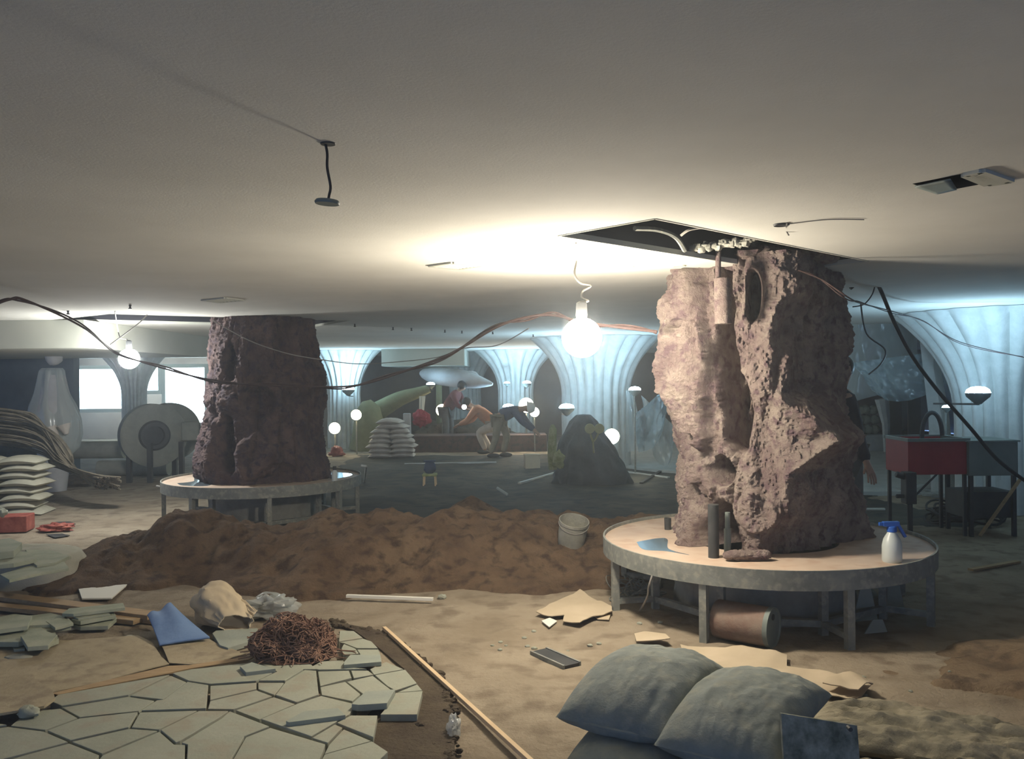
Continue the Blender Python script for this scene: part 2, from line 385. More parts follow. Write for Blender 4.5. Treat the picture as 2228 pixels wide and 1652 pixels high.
sh = pillar(CX, CY, zz(565), .44, silh, dents, 3.3, 460, 420, 1655, M['rock'], 1.0, [(zz(y),(px-1655)/205) for y,px in ((1240,1640),(1200,1642),(1140,1650),(1100,1688),(1012,1705),(945,1800),(885,1722),(850,1676),(800,1678),(720,1672),(650,1700),(540,1702))])
sh.parent = col1; sh.matrix_parent_inverse = Matrix.Translation(-col1.location)
# neck above the shaft up into the opening, with ragged top, wire mesh and pipes
def neckf(u,v):
    th = u*2*PI; r = .43+.03*nz(math.cos(th),math.sin(th),v,3,3)-.05*v; return Vector((CX-.03+r*math.cos(th), CY+.05+r*math.sin(th), zz(575)+(CEIL+.06-zz(575))*v))
build('concrete_neck', MB().grid(neckf, 80, 12, closed=True), M['concrete'], col1)
m = MB()
for i in range(34):
    rd = hsh('lump',i); a = rd.uniform(PI*.95,PI*1.75); r = rd.uniform(.36,.60)
    m.ball((CX+r*math.cos(a),CY+r*math.sin(a),zz(568)+rd.uniform(-.01,.05)),(rd.uniform(.04,.1),rd.uniform(.04,.1),rd.uniform(.03,.07)),10,7,.35,4,i)
build('broken_crown', m, M['rock'], col1)
pf = lambda px,py,D: P(px,py,D)
build('drain_pipe', MB().tube([pf(1563,540,5.27),pf(1562,612,5.27)],.017,12).tube([pf(1572,606,5.27),pf(1574,705,5.27)],.052,20), M['rock'], col1)
build('drain_pipe', MB().tube([pf(1552,1098,5.36),pf(1553,1222,5.36)],.034,16), M['dark'], col1)
build('drain_pipe', MB().tube([pf(1583,1115,5.42),pf(1583,1215,5.42)],.016,12).tube([pf(1583,1150,5.42),pf(1583,1215,5.42)],.022,12), M['grey'], col1)
m = MB()
for i in range(7):
    rd = hsh('peb',i); p = P(1590+i*12,1205+rd.uniform(-4,8),5.25); m.ball((p.x,p.y,.475),(.05,.04,.03),10,7,.3,4,i)
build('loose_crumbs', m, M['rock'], col1)
CX2, CY2 = -2.8409, 9.8082
def zz2(y): return CAMZ-(y-830)/F*9.6
sil2 = []
for y,l,r in ((690,468,682),(720,460,688),(770,450,694),(800,452,705),(835,448,710),(870,444,703),(900,456,700),(950,442,698),(1000,432,708),(1020,436,716),(1045,440,722),(1070,445,724)):
    sil2.append((zz2(y), (571-l)*9.75/F-.02, (r-571)*9.75/F-.02, 0))
sil2.sort()
d2s = [((495-571)/130,zz2(960),.16,.35,.2,.22),((500-571)/130,zz2(790),.12,.22,0,.13),((560-571)/130,zz2(870),.25,.2,0,.1),((620-571)/130,zz2(760),.2,.3,0,.08),
  ((530-571)/130,zz2(800),.07,.4,0,-.07),((450-571)/130,zz2(960),.2,.4,0,-.06),((560-571)/130,zz2(985),.35,.25,0,-.1),((600-571)/130,zz2(1030),.4,.15,0,.08)]
col2 = thing('rock_pillar', (CX2,CY2,.47), 'dark purple brown artificial rock pillar in shadow, rising through the farther round bench on the left', 'rock pillar')
sh = pillar(CX2, CY2, zz2(688), .46, sil2, d2s, 11.7, 260, 240, 571, M['rockshaded'])
sh.parent = col2; sh.matrix_parent_inverse = Matrix.Translation(-col2.location)
def neck2(u,v):
    th = u*2*PI; return Vector((CX2+.40*math.cos(th), CY2+.40*math.sin(th), zz2(700)+(CEIL+.05-zz2(700))*v))
build('concrete_neck', MB().grid(neck2, 48, 4, closed=True), M['concrete'], col2)

# ---------------------------------------------------------------- round benches
def bench(cx, cy, R, top, a0, label, nleg=8, sinks=True):
    t = thing('round_bench', (cx,cy,0), label, 'bench')
    rim = MB().lathe([(R-.012,top-.115),(R,top-.115),(R,top),(R-.012,top),(R-.012,top-.115)], (cx,cy,0), 128, cap=False)
    build('rim_band', rim, M['steel'], t)
    rin = .50
    tp = MB().lathe([(rin,top-.05),(R-.014,top-.05),(R-.014,top-.022),(rin,top-.022),(rin,top-.05)], (cx,cy,0), 128, cap=False)
    build('top', tp, M['board'], t)
    for i in range(nleg):
        a = a0+i*2*PI/nleg; c, s_ = math.cos(a), math.sin(a)
        x, y = cx+(R-.035)*c, cy+(R-.035)*s_
        build('leg', MB().bar((x,y,-.01),(x,y,top-.05),.045,.045,up=(c,s_,0)), M['steel'], t, smooth=False)
        x2, y2 = cx+.78*c, cy+.78*s_
        if sinks: build('inner_leg', MB().bar((x2,y2,-.01),(x2,y2,top-.05),.045,.045,up=(c,s_,0)), M['steel'], t, smooth=False)
    for i in range(nleg):
        a = a0+i*2*PI/nleg; b = a0+(i+1)*2*PI/nleg
        build('floor_bar', MB().bar((cx+.78*math.cos(a),cy+.78*math.sin(a),.07),(cx+.78*math.cos(b),cy+.78*math.sin(b),.07),.04), M['steel'], t, smooth=False)
        build('spoke_bar', MB().bar((cx+.78*math.cos(a),cy+.78*math.sin(a),.07),(cx+(R-.05)*math.cos(a),cy+(R-.05)*math.sin(a),.07),.035), M['steel'], t, smooth=False)
        build('top_bar', MB().bar((cx+.5*math.cos(a),cy+.5*math.sin(a),top-.08),(cx+(R-.05)*math.cos(a),cy+(R-.05)*math.sin(a),top-.08),.035), M['steel'], t, smooth=False)
    return t
b1 = bench(CX, CY, 1.0937, .46, math.radians(-124.5), 'round steel framed bench with dusty wooden top round the nearer rock pillar')
b2 = bench(CX2, CY2, 1.0937, .49, math.radians(-116), 'round steel framed bench round the darker rock pillar behind the dirt ridge')
def puddle(par, pts, z, name='puddle'):
    m = MB(); n = len(pts); c = sum((p for p in pts), Vector((0,0)))/n
    poly = [Vector(p) for p in pts]; dense = [Vector((q.x,q.y,0)) for q in smoothline([Vector((p.x,p.y,0)) for p in poly]+[Vector((poly[0].x,poly[0].y,0))],6)][:-1]
    m.prism([(q.x,q.y) for q in dense], z-.003, z+.0015); return build(name, m, M['water'], par)
zt = .46-.022
puddle(b1, [G(px,py,zt).xy for px,py in ((1385,1180),(1430,1172),(1452,1174),(1455,1195),(1500,1208),(1450,1200),(1400,1196))], zt)
puddle(b2, [G(px,py,.468).xy for px,py in ((385,1052),(420,1048),(425,1040),(458,1035),(458,1056),(400,1057))], .468)
puddle(b2, [G(px,py,.468).xy for px,py in ((722,1027),(765,1032),(752,1038),(720,1042))], .468)
# concrete pier under each pillar
def pier(cx, cy, label):
    f = lambda u,v: Vector((cx+(.60+.015*nz(math.cos(u*2*PI),math.sin(u*2*PI),v*2,3,3))*math.cos(u*2*PI), cy+(.60+.015*nz(math.cos(u*2*PI)+5,math.sin(u*2*PI),v*2,3,3))*math.sin(u*2*PI), -.02+.42*v))
    return solo('concrete_pier', MB().grid(f,64,10,closed=True), M['concrete'], label, 'pier')
pier(CX,CY,'round grey concrete pier in the shade under the nearer round bench')
pier(CX2,CY2,'round dark concrete pier under the farther round bench on the left')

# ---------------------------------------------------------------- mound
crest = [(40,0),(120,.05),(200,.15),(260,.30),(330,.38),(370,.45),(440,.45),(500,.38),(560,.36),(650,.38),(780,.40),(900,.44),(1000,.44),(1100,.42),(1200,.38),(1330,.36),(1440,.33),(1560,.25),(1700,0)]
def mound_h(x, y):
    px = 1114+x/7.4*F
    c = lerpt(crest, px)
    yc = 7.5+.15*math.sin(x*1.3)
    yf = 6.2+.12*math.sin(x*2.1+1)+.35*nz(x,0,5,1.1,3); yb = 8.45
    t = (y-yf)/(yc-yf) if y < yc else (yb-y)/(yb-yc)
    t = max(0,min(1,t)); s = t*t*(3-2*t)*.55+t*.45
    h = c*s
    h += (.13*nz(x,y*1.2,1,1.6,4)+.045*nz(x,y,4,6,4))*min(1,h*5)
    h -= .12*max(0,nz(x+3,y*1.5,7,1.1,2))*min(1,h*5)*(.6 if y<yc else .2)
    cone = math.hypot((x+.42)*1.0, y-8.75); h = max(h, .40-.62*cone+.02*nz(x,y,2,5,3))
    # dry out around the bench
    d = math.hypot(x-CX, y-CY); 
    if d < 1.25: h *= max(0,(d-.85)/.4)
    d = math.hypot(x-CX2, y-CY2)
    if d < 1.35: h *= max(0,(d-1.1)/.25)
    return h-.02 if h < .03 else h
solo('dirt_ridge', MB().grid(lambda u,v: Vector((-4.4+6.8*u, 6.0+3.6*v, mound_h(-4.4+6.8*u, 6.0+3.6*v))), 340, 170), M['soil'],
     'long ridge of loose reddish brown soil heaped across the floor in front of the farther bench', 'soil', kind='stuff')
def df(u,v):
    x, y = -3.6+9.0*u, 8.5+9.9*v
    e = min(u,1-u,v*1.2,1-v)*6+.4*nz(x,y,9,.8,2)
    return Vector((x,y,gz(x,y)+(.012 if e>.35 else -.03)))
solo('dark_ground', MB().grid(df,150,140), M['darkfloor'], 'dark ground covering the floor between the dirt ridge and the tarpaulin heap', 'soil', kind='stuff')  # darker sheet over the far floor, sinking under it at the edges
# second slope of dirt at the lower right
def rh(x,y):
    t = max(0,min(1,(x-1.95+.45*nz(x,y,8,1.6,3))/1.5)); h = .34*t*t*(3-2*t)*max(0,min(1,(5.1-y)/.9))*max(0,min(1,(y-1.6)/1))
    h += .05*nz(x,y,3,2.2,4)*min(1,h*7); return h-.02 if h<.025 else h
solo('dirt_bank', MB().grid(lambda u,v: Vector((1.5+3.5*u,1.8+3.6*v,rh(1.5+3.5*u,1.8+3.6*v))),150,130), M['bank'],
     'low bank of crumbly tan soil along the lower right edge beside the bench', 'soil', kind='stuff')
# damp trench soil beside the paving
tr = [(720,1355),(790,1368),(835,1378),(880,1410),(930,1450),(975,1500),(985,1560),(992,1670),(800,1670),(800,1560),(860,1500),(880,1460),(820,1410),(770,1375)]
m = MB().prism([G(a,b,.006).xy for a,b in tr], -.03, .016)
bm_ = build('damp_soil', m, M['damp'], None, smooth=False); tag(bm_, 'strip of dark damp soil along the curved edge of the stone paving', 'soil', kind='stuff')
for i in range(46):
    pass
m = MB()
for i in range(120):
    rd = hsh('clod',i); k = rd.random(); a = tr[int(k*8)%8]; b = tr[(int(k*8)+1)%8]; f = rd.random()
    px = a[0]+(b[0]-a[0])*f+rd.uniform(-12,9); py = a[1]+(b[1]-a[1])*f+rd.uniform(-6,6); p = G(px,py,.01); r = rd.uniform(.006,.022)
    m.ball((p.x,p.y,.012),(r*1.3,r,r*.8),7,5,.4,3,i)
solo('earth_crumbs', m, M['damp'], 'dark clods of earth scattered along the rim of the trench beside the paving', 'soil', kind='stuff')

# ---------------------------------------------------------------- stone paving
stones = [
 [(739,1372),(770,1373),(790,1388),(737,1396)], [(738,1398),(791,1390),(809,1396),(823,1411),(776,1411),(748,1400)],
 [(748,1402),(774,1412),(781,1423),(746,1427),(742,1412)], [(776,1413),(824,1413),(828,1423),(827,1433),(758,1435),(783,1424)],
 [(697,1440),(747,1437),(757,1453),(799,1456),(693,1458),(673,1454)], [(804,1455),(840,1439),(879,1455),(813,1467)],
 [(691,1460),(760,1458),(766,1474),(696,1492)], [(763,1458),(802,1458),(813,1467),(769,1475)],
 [(815,1468),(882,1456),(908,1486),(860,1502),(843,1493)], [(908,1488),(920,1502),(864,1506)],
 [(920,1504),(908,1556),(827,1556),(848,1530),(861,1508)], [(754,1482),(811,1469),(858,1505),(843,1530),(770,1530),(790,1510)],
 [(696,1495),(751,1483),(785,1510),(767,1526),(699,1512)], [(663,1458),(688,1460),(694,1512),(645,1529),(599,1513),(621,1484)],
 [(561,1485),(619,1485),(597,1512),(561,1499)], [(699,1515),(777,1534),(760,1556),(677,1604),(567,1566),(647,1532)],
 [(596,1516),(643,1531),(564,1565),(512,1545)], [(456,1525),(558,1501),(593,1514),(508,1543),(451,1542)],
 [(763,1558),(822,1558),(813,1606),(748,1581),(732,1574)], [(729,1576),(746,1583),(713,1617),(678,1606)],
 [(748,1585),(809,1611),(705,1640),(715,1619)], [(810,1613),(845,1636),(812,1668),(690,1668),(705,1642)],
 [(500,1548),(587,1581),(532,1603),(495,1668),(405,1668),(407,1621),(394,1617),(482,1564)],
 [(588,1583),(709,1619),(702,1640),(688,1668),(497,1668),(534,1604)],
 [(125,1512),(370,1468),(280,1512),(133,1536),(108,1526)], [(372,1469),(406,1483),(355,1521),(282,1513)],
 [(134,1539),(280,1515),(337,1524),(303,1546),(172,1560)], [(340,1525),(356,1523),(408,1484),(454,1491),(449,1542),(307,1547)],
 [(132,1541),(170,1562),(98,1588),(22,1579),(60,1548)], [(173,1563),(301,1549),(281,1582),(152,1611),(102,1590)],
 [(304,1550),(430,1546),(346,1588),(285,1583)], [(433,1548),(498,1548),(478,1562),(391,1614),(382,1617),(348,1590)],
 [(282,1585),(344,1590),(221,1640),(155,1614)], [(347,1591),(380,1619),(404,1620),(402,1668),(200,1668),(222,1643)],
 [(18,1581),(96,1591),(149,1614),(52,1640),(-60,1668),(-120,1600)], [(151,1616),(217,1642),(196,1668),(-40,1670),(54,1642)],
 [(375,1466),(415,1457),(555,1441),(600,1462),(558,1482),(456,1489),(409,1482)], [(558,1441),(672,1440),(688,1457),(661,1457),(620,1482),(562,1482),(602,1462)],
 [(457,1492),(559,1485),(559,1499),(456,1523)], [(-90,1560),(16,1578),(-110,1598),(-150,1580)],
]
paving = MB(); ZP = .045
for k,st in enumerate(stones):
    pts = [G(a,b,ZP).xy for a,b in st]; c = sum(pts,Vector((0,0)))/len(pts)
    pts = [c+(p-c)*(1-.0025/max(.04,(p-c).length)) for p in pts]
    dz = hsh('st',k).uniform(-.003,.003); paving.prism([(p.x,p.y) for p in pts], .0, ZP+dz)
solo('stone_paving', paving, M['stone'], 'crazy paving of irregular grey green slate laid in the lower left foreground', 'paving', smooth=False, bevel=.0025)
def slab(poly, z0, th, matr, label, name='stone_slab', group=None, cat='slab', tilt=0, bevel=.002, fixz=None):
    pts = [G(a,b,z0+th).xy for a,b in poly]
    m = MB().prism([(p.x,p.y) for p in pts], z0, z0+th)
    if tilt:
        xs = [p.x for p in pts]; x0 = min(xs); m.move(lambda q: (q.x,q.y,q.z+(q.x-x0)*tilt))
    return solo(name, m, matr, label, cat, group, smooth=False, bevel=bevel)
slab([(748,1441),(762,1425),(828,1425),(830,1440),(748,1447)],ZP,.022,M['greenslab'],'narrow loose slate offcut lying at the top right of the paving','stone_slab','loose offcuts lying on the paving')
slab([(765,1532),(795,1505),(860,1500),(842,1530),(780,1534)],ZP,.03,M['greenslab'],'loose slate offcut with thick dark edge lying mid right on the paving','stone_slab','loose offcuts lying on the paving')
slab([(622,1569),(660,1548),(735,1540),(752,1556),(628,1572)],ZP,.022,M['greenslab'],'longest loose slate offcut with slanting dark edge in the middle of the paving','stone_slab','loose offcuts lying on the paving')
slab([(522,1450),(548,1441),(575,1449),(600,1455),(535,1463)],ZP,.022,M['greenslab'],'loose slate offcut lying on the paving just left of the fibre heap','stone_slab','loose offcuts lying on the paving')
slab([(462,1378),(470,1372),(560,1367),(572,1387),(496,1410),(478,1404)],.01,.03,M['greenslab'],'pale green slab lying in front of the torn paper sack')
def rock(c, r, matr, label, group=None, name='stone', n=.35, seed=0, cat='stone'):
    return solo(name, MB().ball(c, r, 18, 12, n, 2, seed), matr, label, cat, group)
p = G(62,1560,ZP); rock((p.x,p.y,ZP+.02),(.05,.035,.028),M['stone'],'small grey lump of stone on the lower left of the paving',seed=4)
p = G(42,1440,.0); rock((p.x,p.y,.02),(.085,.035,.022),M['palebag'],'small pale oval stone on the hardboard at the left edge',seed=5,n=.15)
p = G(282,1392,.0); rock((p.x,p.y,.01),(.05,.03,.015),M['palebag'],'tiny pale flake on the ground left of the blue cloth',seed=6)

# hardboard sheets on the ground
def sheet(poly, z, matr, label, name='board', cat='board', th=.005, wob=.006, group=None, cuts=3, zlift=None, solid=True):
    bm = bmesh.new(); vs = [bm.verts.new(G(a,b,z)) for a,b in poly]; f = bm.faces.new(vs)
    bmesh.ops.triangulate(bm, faces=[f]); bmesh.ops.subdivide_edges(bm, edges=bm.edges, cuts=cuts, use_grid_fill=True)
    for v in bm.verts:
        v.co.z += wob*nz(v.co.x,v.co.y,z*9,5,3)+(zlift(v.co) if zlift else 0)
    ex = bmesh.ops.extrude_face_region(bm, geom=list(bm.faces))
    for v in [g_ for g_ in ex['geom'] if isinstance(g_, bmesh.types.BMVert)]: v.co.z += th
    bm.verts.index_update(); r = [v.co.copy() for v in bm.verts], [tuple(v.index for v in q.verts) for q in bm.faces]; bm.free()
    return solo(name, r, matr, label, cat, group)
sheet([(-60,1395),(150,1395),(300,1385),(330,1398),(352,1432),(368,1446),(330,1455),(235,1482),(112,1510),(60,1470),(-60,1500)],.022,M['ply'],'large brown hardboard sheet lying left of the paving under the slate pile',wob=.003,cuts=4)
sheet([(352,1405),(455,1392),(475,1404),(500,1412),(535,1425),(480,1440),(415,1448),(368,1444)],.024,M['ply'],'smaller brown hardboard piece just below the blue cloth',wob=.002)
sheet([(-60,1486),(60,1473),(115,1508),(120,1525),(96,1542),(-60,1568)],.056,M['ply'],'thick brown board corner at the lower left edge overlapping the paving',th=.012,wob=.001)
sheet([(113,1511),(365,1451),(412,1449),(560,1428),(540,1438),(415,1456),(370,1466),(125,1514)],.03,M['wood'],'long narrow timber strip edging the top of the paving',name='timber_strip',cat='timber',wob=.001)

# ---------------------------------------------------------------- sacks
def pillow(c, L, W, T, rz, seed=0, sag=0, tilt=0, nu=44, nv=30, puff=2.6, lip=.03, wk=.05):
    R = Matrix.Rotation(rz,3,'Z') @ Matrix.Rotation(tilt,3,'Y')
    def face(sgn):
        def fn(u,v):
            a, b = u*2-1, v*2-1
            px_ = L/2*a*(1-.07*b*b*(1-abs(a)**6)); py_ = W/2*b*(1-.08*a*a*(1-abs(b)**6))
            e = (1-min(1,abs(a)**puff))*(1-min(1,abs(b)**puff))
            h = T/2*(max(0,e)**.42)
            wr = wk*T*nz(a*2+seed,b*2,seed,1.3,3)+wk*.8*T*nz(a*1.2+seed,b*5,seed,1.2,2)*abs(a)
            z = sgn*h+wr*min(1,e*2.5)-sag*(a*a)*T
            if sgn < 0: z = max(z, -T/2)
            return Vector(c)+R@Vector((px_,py_,z))
        return fn
    m = MB(); m.grid(face(1),nu,nv); m.grid(face(-1),nu,nv); return m
def seam(c, L, W, T, rz, side, sag=0, r=.006, tilt=0):
    R = Matrix.Rotation(rz,3,'Z') @ Matrix.Rotation(tilt,3,'Y')
    pts = [Vector(c)+R@Vector((side*L/2*(1-.07*(k/10-1)**2), W/2*(k/10-1)*.97, -sag*T)) for k in range(21)]
    return MB().tube(pts, r, 6)
def sack(c, L, W, T, rz, matr, label, group, seed=0, sag=.15, tilt=0, name='sandbag', cat='sack', nu=44, nv=30, seams=True, wk=.05):
    t = thing(name, (c[0],c[1],c[2]-T/2), label, cat, group)
    build('sack_cloth', pillow(c,L,W,T,rz,seed,sag,tilt,nu,nv,wk=wk), matr, t)
    if seams:
        build('end_seam', seam(c,L,W,T,rz,-1,sag,.007,tilt), matr, t)
        build('end_seam', seam(c,L,W,T,rz,1,sag,.007,tilt), matr, t)
    return t
RZ = math.radians(59); gf = 'full grey sacks stacked in the right foreground'
sack((.53,3.38,.375),.76,.44,.20,RZ,M['bag'],'top left full grey sack of the foreground stack, pointed corner at left',gf,1,.3,nu=90,nv=60)
sack((.85,3.13,.365),.78,.42,.19,RZ-.02,M['bag'],'top right full grey sack of the foreground stack, dusty and pale on top',gf,7,.25,nu=90,nv=60)
sack((.50,3.22,.215),.74,.42,.15,RZ+.06,M['bag'],'middle layer sack under the pointed top left one in the foreground',gf,3,.1,nu=60,nv=40)
sack((.80,2.98,.215),.74,.42,.15,RZ-.05,M['bag'],'middle layer sack under the dusty top right one in the foreground',gf,4,.1,nu=60,nv=40)
sack((.56,3.14,.075),.74,.42,.15,RZ+.02,M['bag'],'bottom sack at the lower left of the foreground stack, mostly out of frame',gf,5,.1,nu=60,nv=40)
sack((.90,3.36,.10),.72,.40,.17,RZ+.2,M['bag'],'rearmost sack low behind the dusty top right one',gf,6,.1,nu=60,nv=40)
gr = 'half empty sacks lying flat at the lower right'
sack((1.72,3.55,.06),.95,.50,.12,math.radians(-28),M['tansack'],'half empty pale sack lying flat right of the foreground stack',gr,12,.1,wk=.35,nu=110,nv=70)
sack((1.50,3.05,.06),.80,.44,.12,math.radians(-14),M['tansack'],'crumpled pale sack at the bottom right edge behind the dark board',gr,14,.1,wk=.35,nu=110,nv=70)
sack((1.95,3.10,.05),.80,.40,.10,math.radians(-24),M['tansack'],'flat sack with dark neck at the bottom right corner of the view',gr,15,.1,wk=.35,nu=110,nv=70)
# dark upright board in front of the sacks
a, b = P(1712,1560,2.62), P(1888,1592,2.60)
t = thing('mottled_board', (a.x,2.62,0), 'dark mottled upright board leaning at the bottom edge, right of the grey sacks', 'board')
m = MB(); m.bar(((a.x+b.x)/2,2.60,-.01),((a.x+b.x)/2+.005,2.70,(a.z+b.z)/2),b.x-a.x,.018,up=(0,1,0))
m.move(lambda q: (q.x,q.y,q.z-(q.x-a.x)*.16*(1 if q.z>.2 else 0)))
build('panel', m, M['mottled'], t, smooth=False, bevel=.002)
h = P(1868,1606,2.58); build('bolt_hole', MB().lathe([(.007,0),(.007,.02)],(h.x,2.66,h.z),12,Matrix.Rotation(PI/2,3,'X')), M['dark'], t)

# left sack wall and reeds
gl = 'pale sacks stacked as a wall at the left edge'
L_words = ['top','second','third','fourth','fifth','sixth','seventh','bottom']
for r_ in range(8):
    y_ = 985+r_*17.2
    z = max(.04, .655-r_*.088)
    for k in range(2):
        rd = hsh('sw',r_,k)
        base = P(52 if k else -32, 1000, 10.45)
        x = base.x+rd.uniform(-.03,.03)+(.04 if r_%2 else -.02)
        sack((x,10.45+rd.uniform(-.03,.03),z), .46, .50, .105, rd.uniform(-.12,.12)+rd.choice((0,.15)), M['palebag'],
             '%s pale sack in the %s column of the sack wall at the left edge' % (L_words[r_], 'right' if k else 'left'), gl, r_*2+k+30, .25, nu=26, nv=18, seams=False)
# reeds
gm = MB()
for i in range(95):
    rd = hsh('reed',i); o = rd.uniform(-1,1); q = rd.random()
    y0 = 885+75*q; D0 = 11.2+rd.uniform(-.2,.7)
    pts = [P(-60,y0+8*o,D0), P(30,y0+8+4*o,D0), P(75+20*q,y0+22+10*o,D0), P(115+12*o,y0+62-10*q,D0-.1), P(140+18*o,990+30*q,D0-.2), P(165+30*q,1025+22*q+6*o,10.9+.2*o), P(205+60*rd.random(),1052+14*o,10.6+.2*o)]
    pts = [Vector((p_.x,p_.y,max(.015,p_.z))) for p_ in pts]
    gm.tube(smoothline(pts,4), rd.uniform(.007,.013), 5)
solo('reed_bundle', gm, M['rod'], 'big drooping bundle of long dark reeds lying over the sack wall at the left', 'reeds', kind='stuff')
# centre sack pile
gc = 'pale sacks in the rounded pile in the middle distance'
cc = P(853,960,17.6)
rows = 8; n_ = 0
for r_ in range(rows):
    z = .055+r_*.098; half = .46*(1-(r_/rows)**2.4*.62)
    cnt = 2 if r_ < 6 else 1
    for k in range(cnt):
        rd = hsh('cp',r_,k); side = (-1 if k==0 else 1) if cnt == 2 else 0
        x = cc.x+side*half*.5+rd.uniform(-.03,.03)
        W_ = (half*1.08 if cnt==2 else half*1.9)
        word = ['bottom','second lowest','third lowest','fourth lowest','fifth lowest','sixth lowest','seventh lowest','topmost'][r_]
        sack((x,17.6+rd.uniform(-.04,.04),z), W_, .6, .125, rd.uniform(-.12,.12), M['whitebag'],
          ('%s white sack on the %s of the rounded pile in the middle distance' % (word,'left' if side<0 else 'right')) if side else '%s white sack, single across, of the rounded pile in the middle distance' % word, gc, r_*3+k+60, .22, nu=26, nv=18, seams=False)

# ---------------------------------------------------------------- foreground clutter, left
def crumple(c, r, matr, label, name, cat, seed, n=.5, ns=1.6, parent=None, flat=0):
    m = MB().ball(c, r, 44, 30, n, ns, seed)
    m.move(lambda q: (q.x,q.y,max(flat,q.z)))
    return (build(name,m,matr,parent) if parent else solo(name,m,matr,label,cat))
# slate heap on a sack
def slates(poly_list, base, label_list, group):
    for i,(pl,z,th,ti) in enumerate(poly_list): slab(pl,z,th,M['stoneedge'],label_list[i],'slate_piece',group,'slate',ti)
p = G(40,1290,0)
def sackheap(u,v):
    a = u*2*PI; r = .62; c = G(15,1288,0)
    prof = [(1.0,0),(1.03,.08),(1.0,.17),(.93,.235),(.80,.26),(.5,.27),(0,.27)]
    k = v*(len(prof)-1); i = min(int(k),len(prof)-2); f = k-i
    rr, z_ = prof[i][0]*(1-f)+prof[i+1][0]*f, prof[i][1]*(1-f)+prof[i+1][1]*f
    w_ = 1+.05*nz(math.cos(a)*2,math.sin(a)*2,v,1.5,3)*(1-v)
    return Vector((c.x-.22+r*rr*w_*math.copysign(abs(math.cos(a))**.55,math.cos(a)), c.y+.30+.30*rr*w_*math.copysign(abs(math.sin(a))**.6,math.sin(a)), z_+.02*nz(math.cos(a)*rr,math.sin(a)*rr,3,3,3)*v))
solo('rubble_sack', MB().grid(sackheap,72,24,closed=True), M['palebag'], 'squat open pale sack stuffed with slate scraps at the left edge', 'sack')
Ls = [([(-40,1212),(10,1198),(60,1200),(80,1215),(30,1226),(-40,1232)],.30,.03,.0),([(55,1196),(110,1196),(155,1208),(120,1214),(70,1212)],.275,.02,-.02),
      ([(-30,1180),(20,1172),(48,1186),(30,1206),(-30,1212)],.31,.05,.05),([(0,1250),(60,1232),(140,1222),(150,1236),(90,1246),(20,1262)],.27,.02,0),([(60,1216),(100,1206),(150,1212),(120,1226),(80,1232)],.275,.025,.02)]
slates(Ls,0,['thick slate scrap at the left edge on top of the open rubble sack','thin long slate scrap at the right end on top of the rubble sack','highest pale slate chunk on the rubble sack at the left edge','front slate scrap hanging over the lip of the rubble sack','middle slate scrap lying on the rubble sack'],'slate scraps on the rubble sack')
p = G(45,1180,.0); rock((p.x-.04,p.y-.25,.335),(.05,.045,.045),M['stone'],'rounded grey stone perched at the back of the rubble sack',seed=9)
# white board
slab([(165,1265),(287,1263),(243,1301),(178,1302)],.02,.012,M['white'],'white trapezoid offcut board leaning on the dirt left of the blue cloth','white_board',None,'board')
# planks
def plank(a, b, wd, th, label, z=.02, group='timber planks at the left edge', matr='wood', z2=None):
    A, B = G(*a,z), G(*b,z if z2 is None else z2)
    return solo('timber_plank', MB().bar(A,B,wd,th), M[matr], label, 'plank', group, smooth=False, bevel=.002)
plank((-80,1288),(335,1340),.11,.03,'uppermost wide plank running in from the left edge below the rubble sack',.05)
plank((-80,1312),(300,1352),.08,.03,'second plank just below the widest one at the left edge',.03)
plank((60,1326),(345,1352),.05,.03,'short narrow plank ending near the blue cloth',.02)
# slate heap on hardboard
g2 = 'slate pieces heaped on the hardboard at the left edge'
Ls = [([(-40,1350),(30,1336),(70,1340),(60,1362),(-40,1376)],.09,.025,0),([(20,1345),(110,1334),(145,1342),(130,1358),(50,1362)],.07,.02,.0),([(-40,1372),(40,1362),(90,1366),(100,1384),(40,1400),(-40,1398)],.04,.03,.02),
      ([(45,1384),(95,1370),(125,1378),(105,1400),(60,1405)],.07,.025,-.05),([(80,1382),(120,1376),(128,1390),(95,1404),(72,1402)],.035,.03,.0),([(28,1402),(56,1400),(54,1412),(30,1414)],.025,.015,0),([(50,1358),(150,1350),(155,1364),(90,1374),(60,1372)],.05,.02,0),([(100,1352),(150,1346),(160,1356),(120,1366)],.075,.018,0)]
slates(Ls,0,['highest slate piece of the left heap, cut by the frame','long thin slate across the back of the left heap','broad slate at the front left of the left heap','tilted pale slate at the middle front of the left heap','chunky slate at the right front of the left heap','smallest slate chip just in front of the left heap','slate sliding off the right side of the left heap','short slate near the stacked long strips'],g2)
g3 = 'long slate strips stacked left of the blue cloth'
Ls = [([(135,1335),(150,1324),(268,1312),(272,1322),(160,1336)],.10,.02,0),([(155,1348),(170,1338),(245,1330),(252,1338),(175,1352)],.06,.025,0),([(150,1356),(200,1346),(255,1344),(235,1362),(175,1364)],.025,.025,0),([(160,1342),(230,1330),(240,1336),(170,1346)],.085,.012,0)]
slates(Ls,0,['longest pale strip on top of the stacked slates','second dark edged strip in the stacked slates','wide bottom strip of the stacked slates','thin strip wedged just under the longest one'],g3)
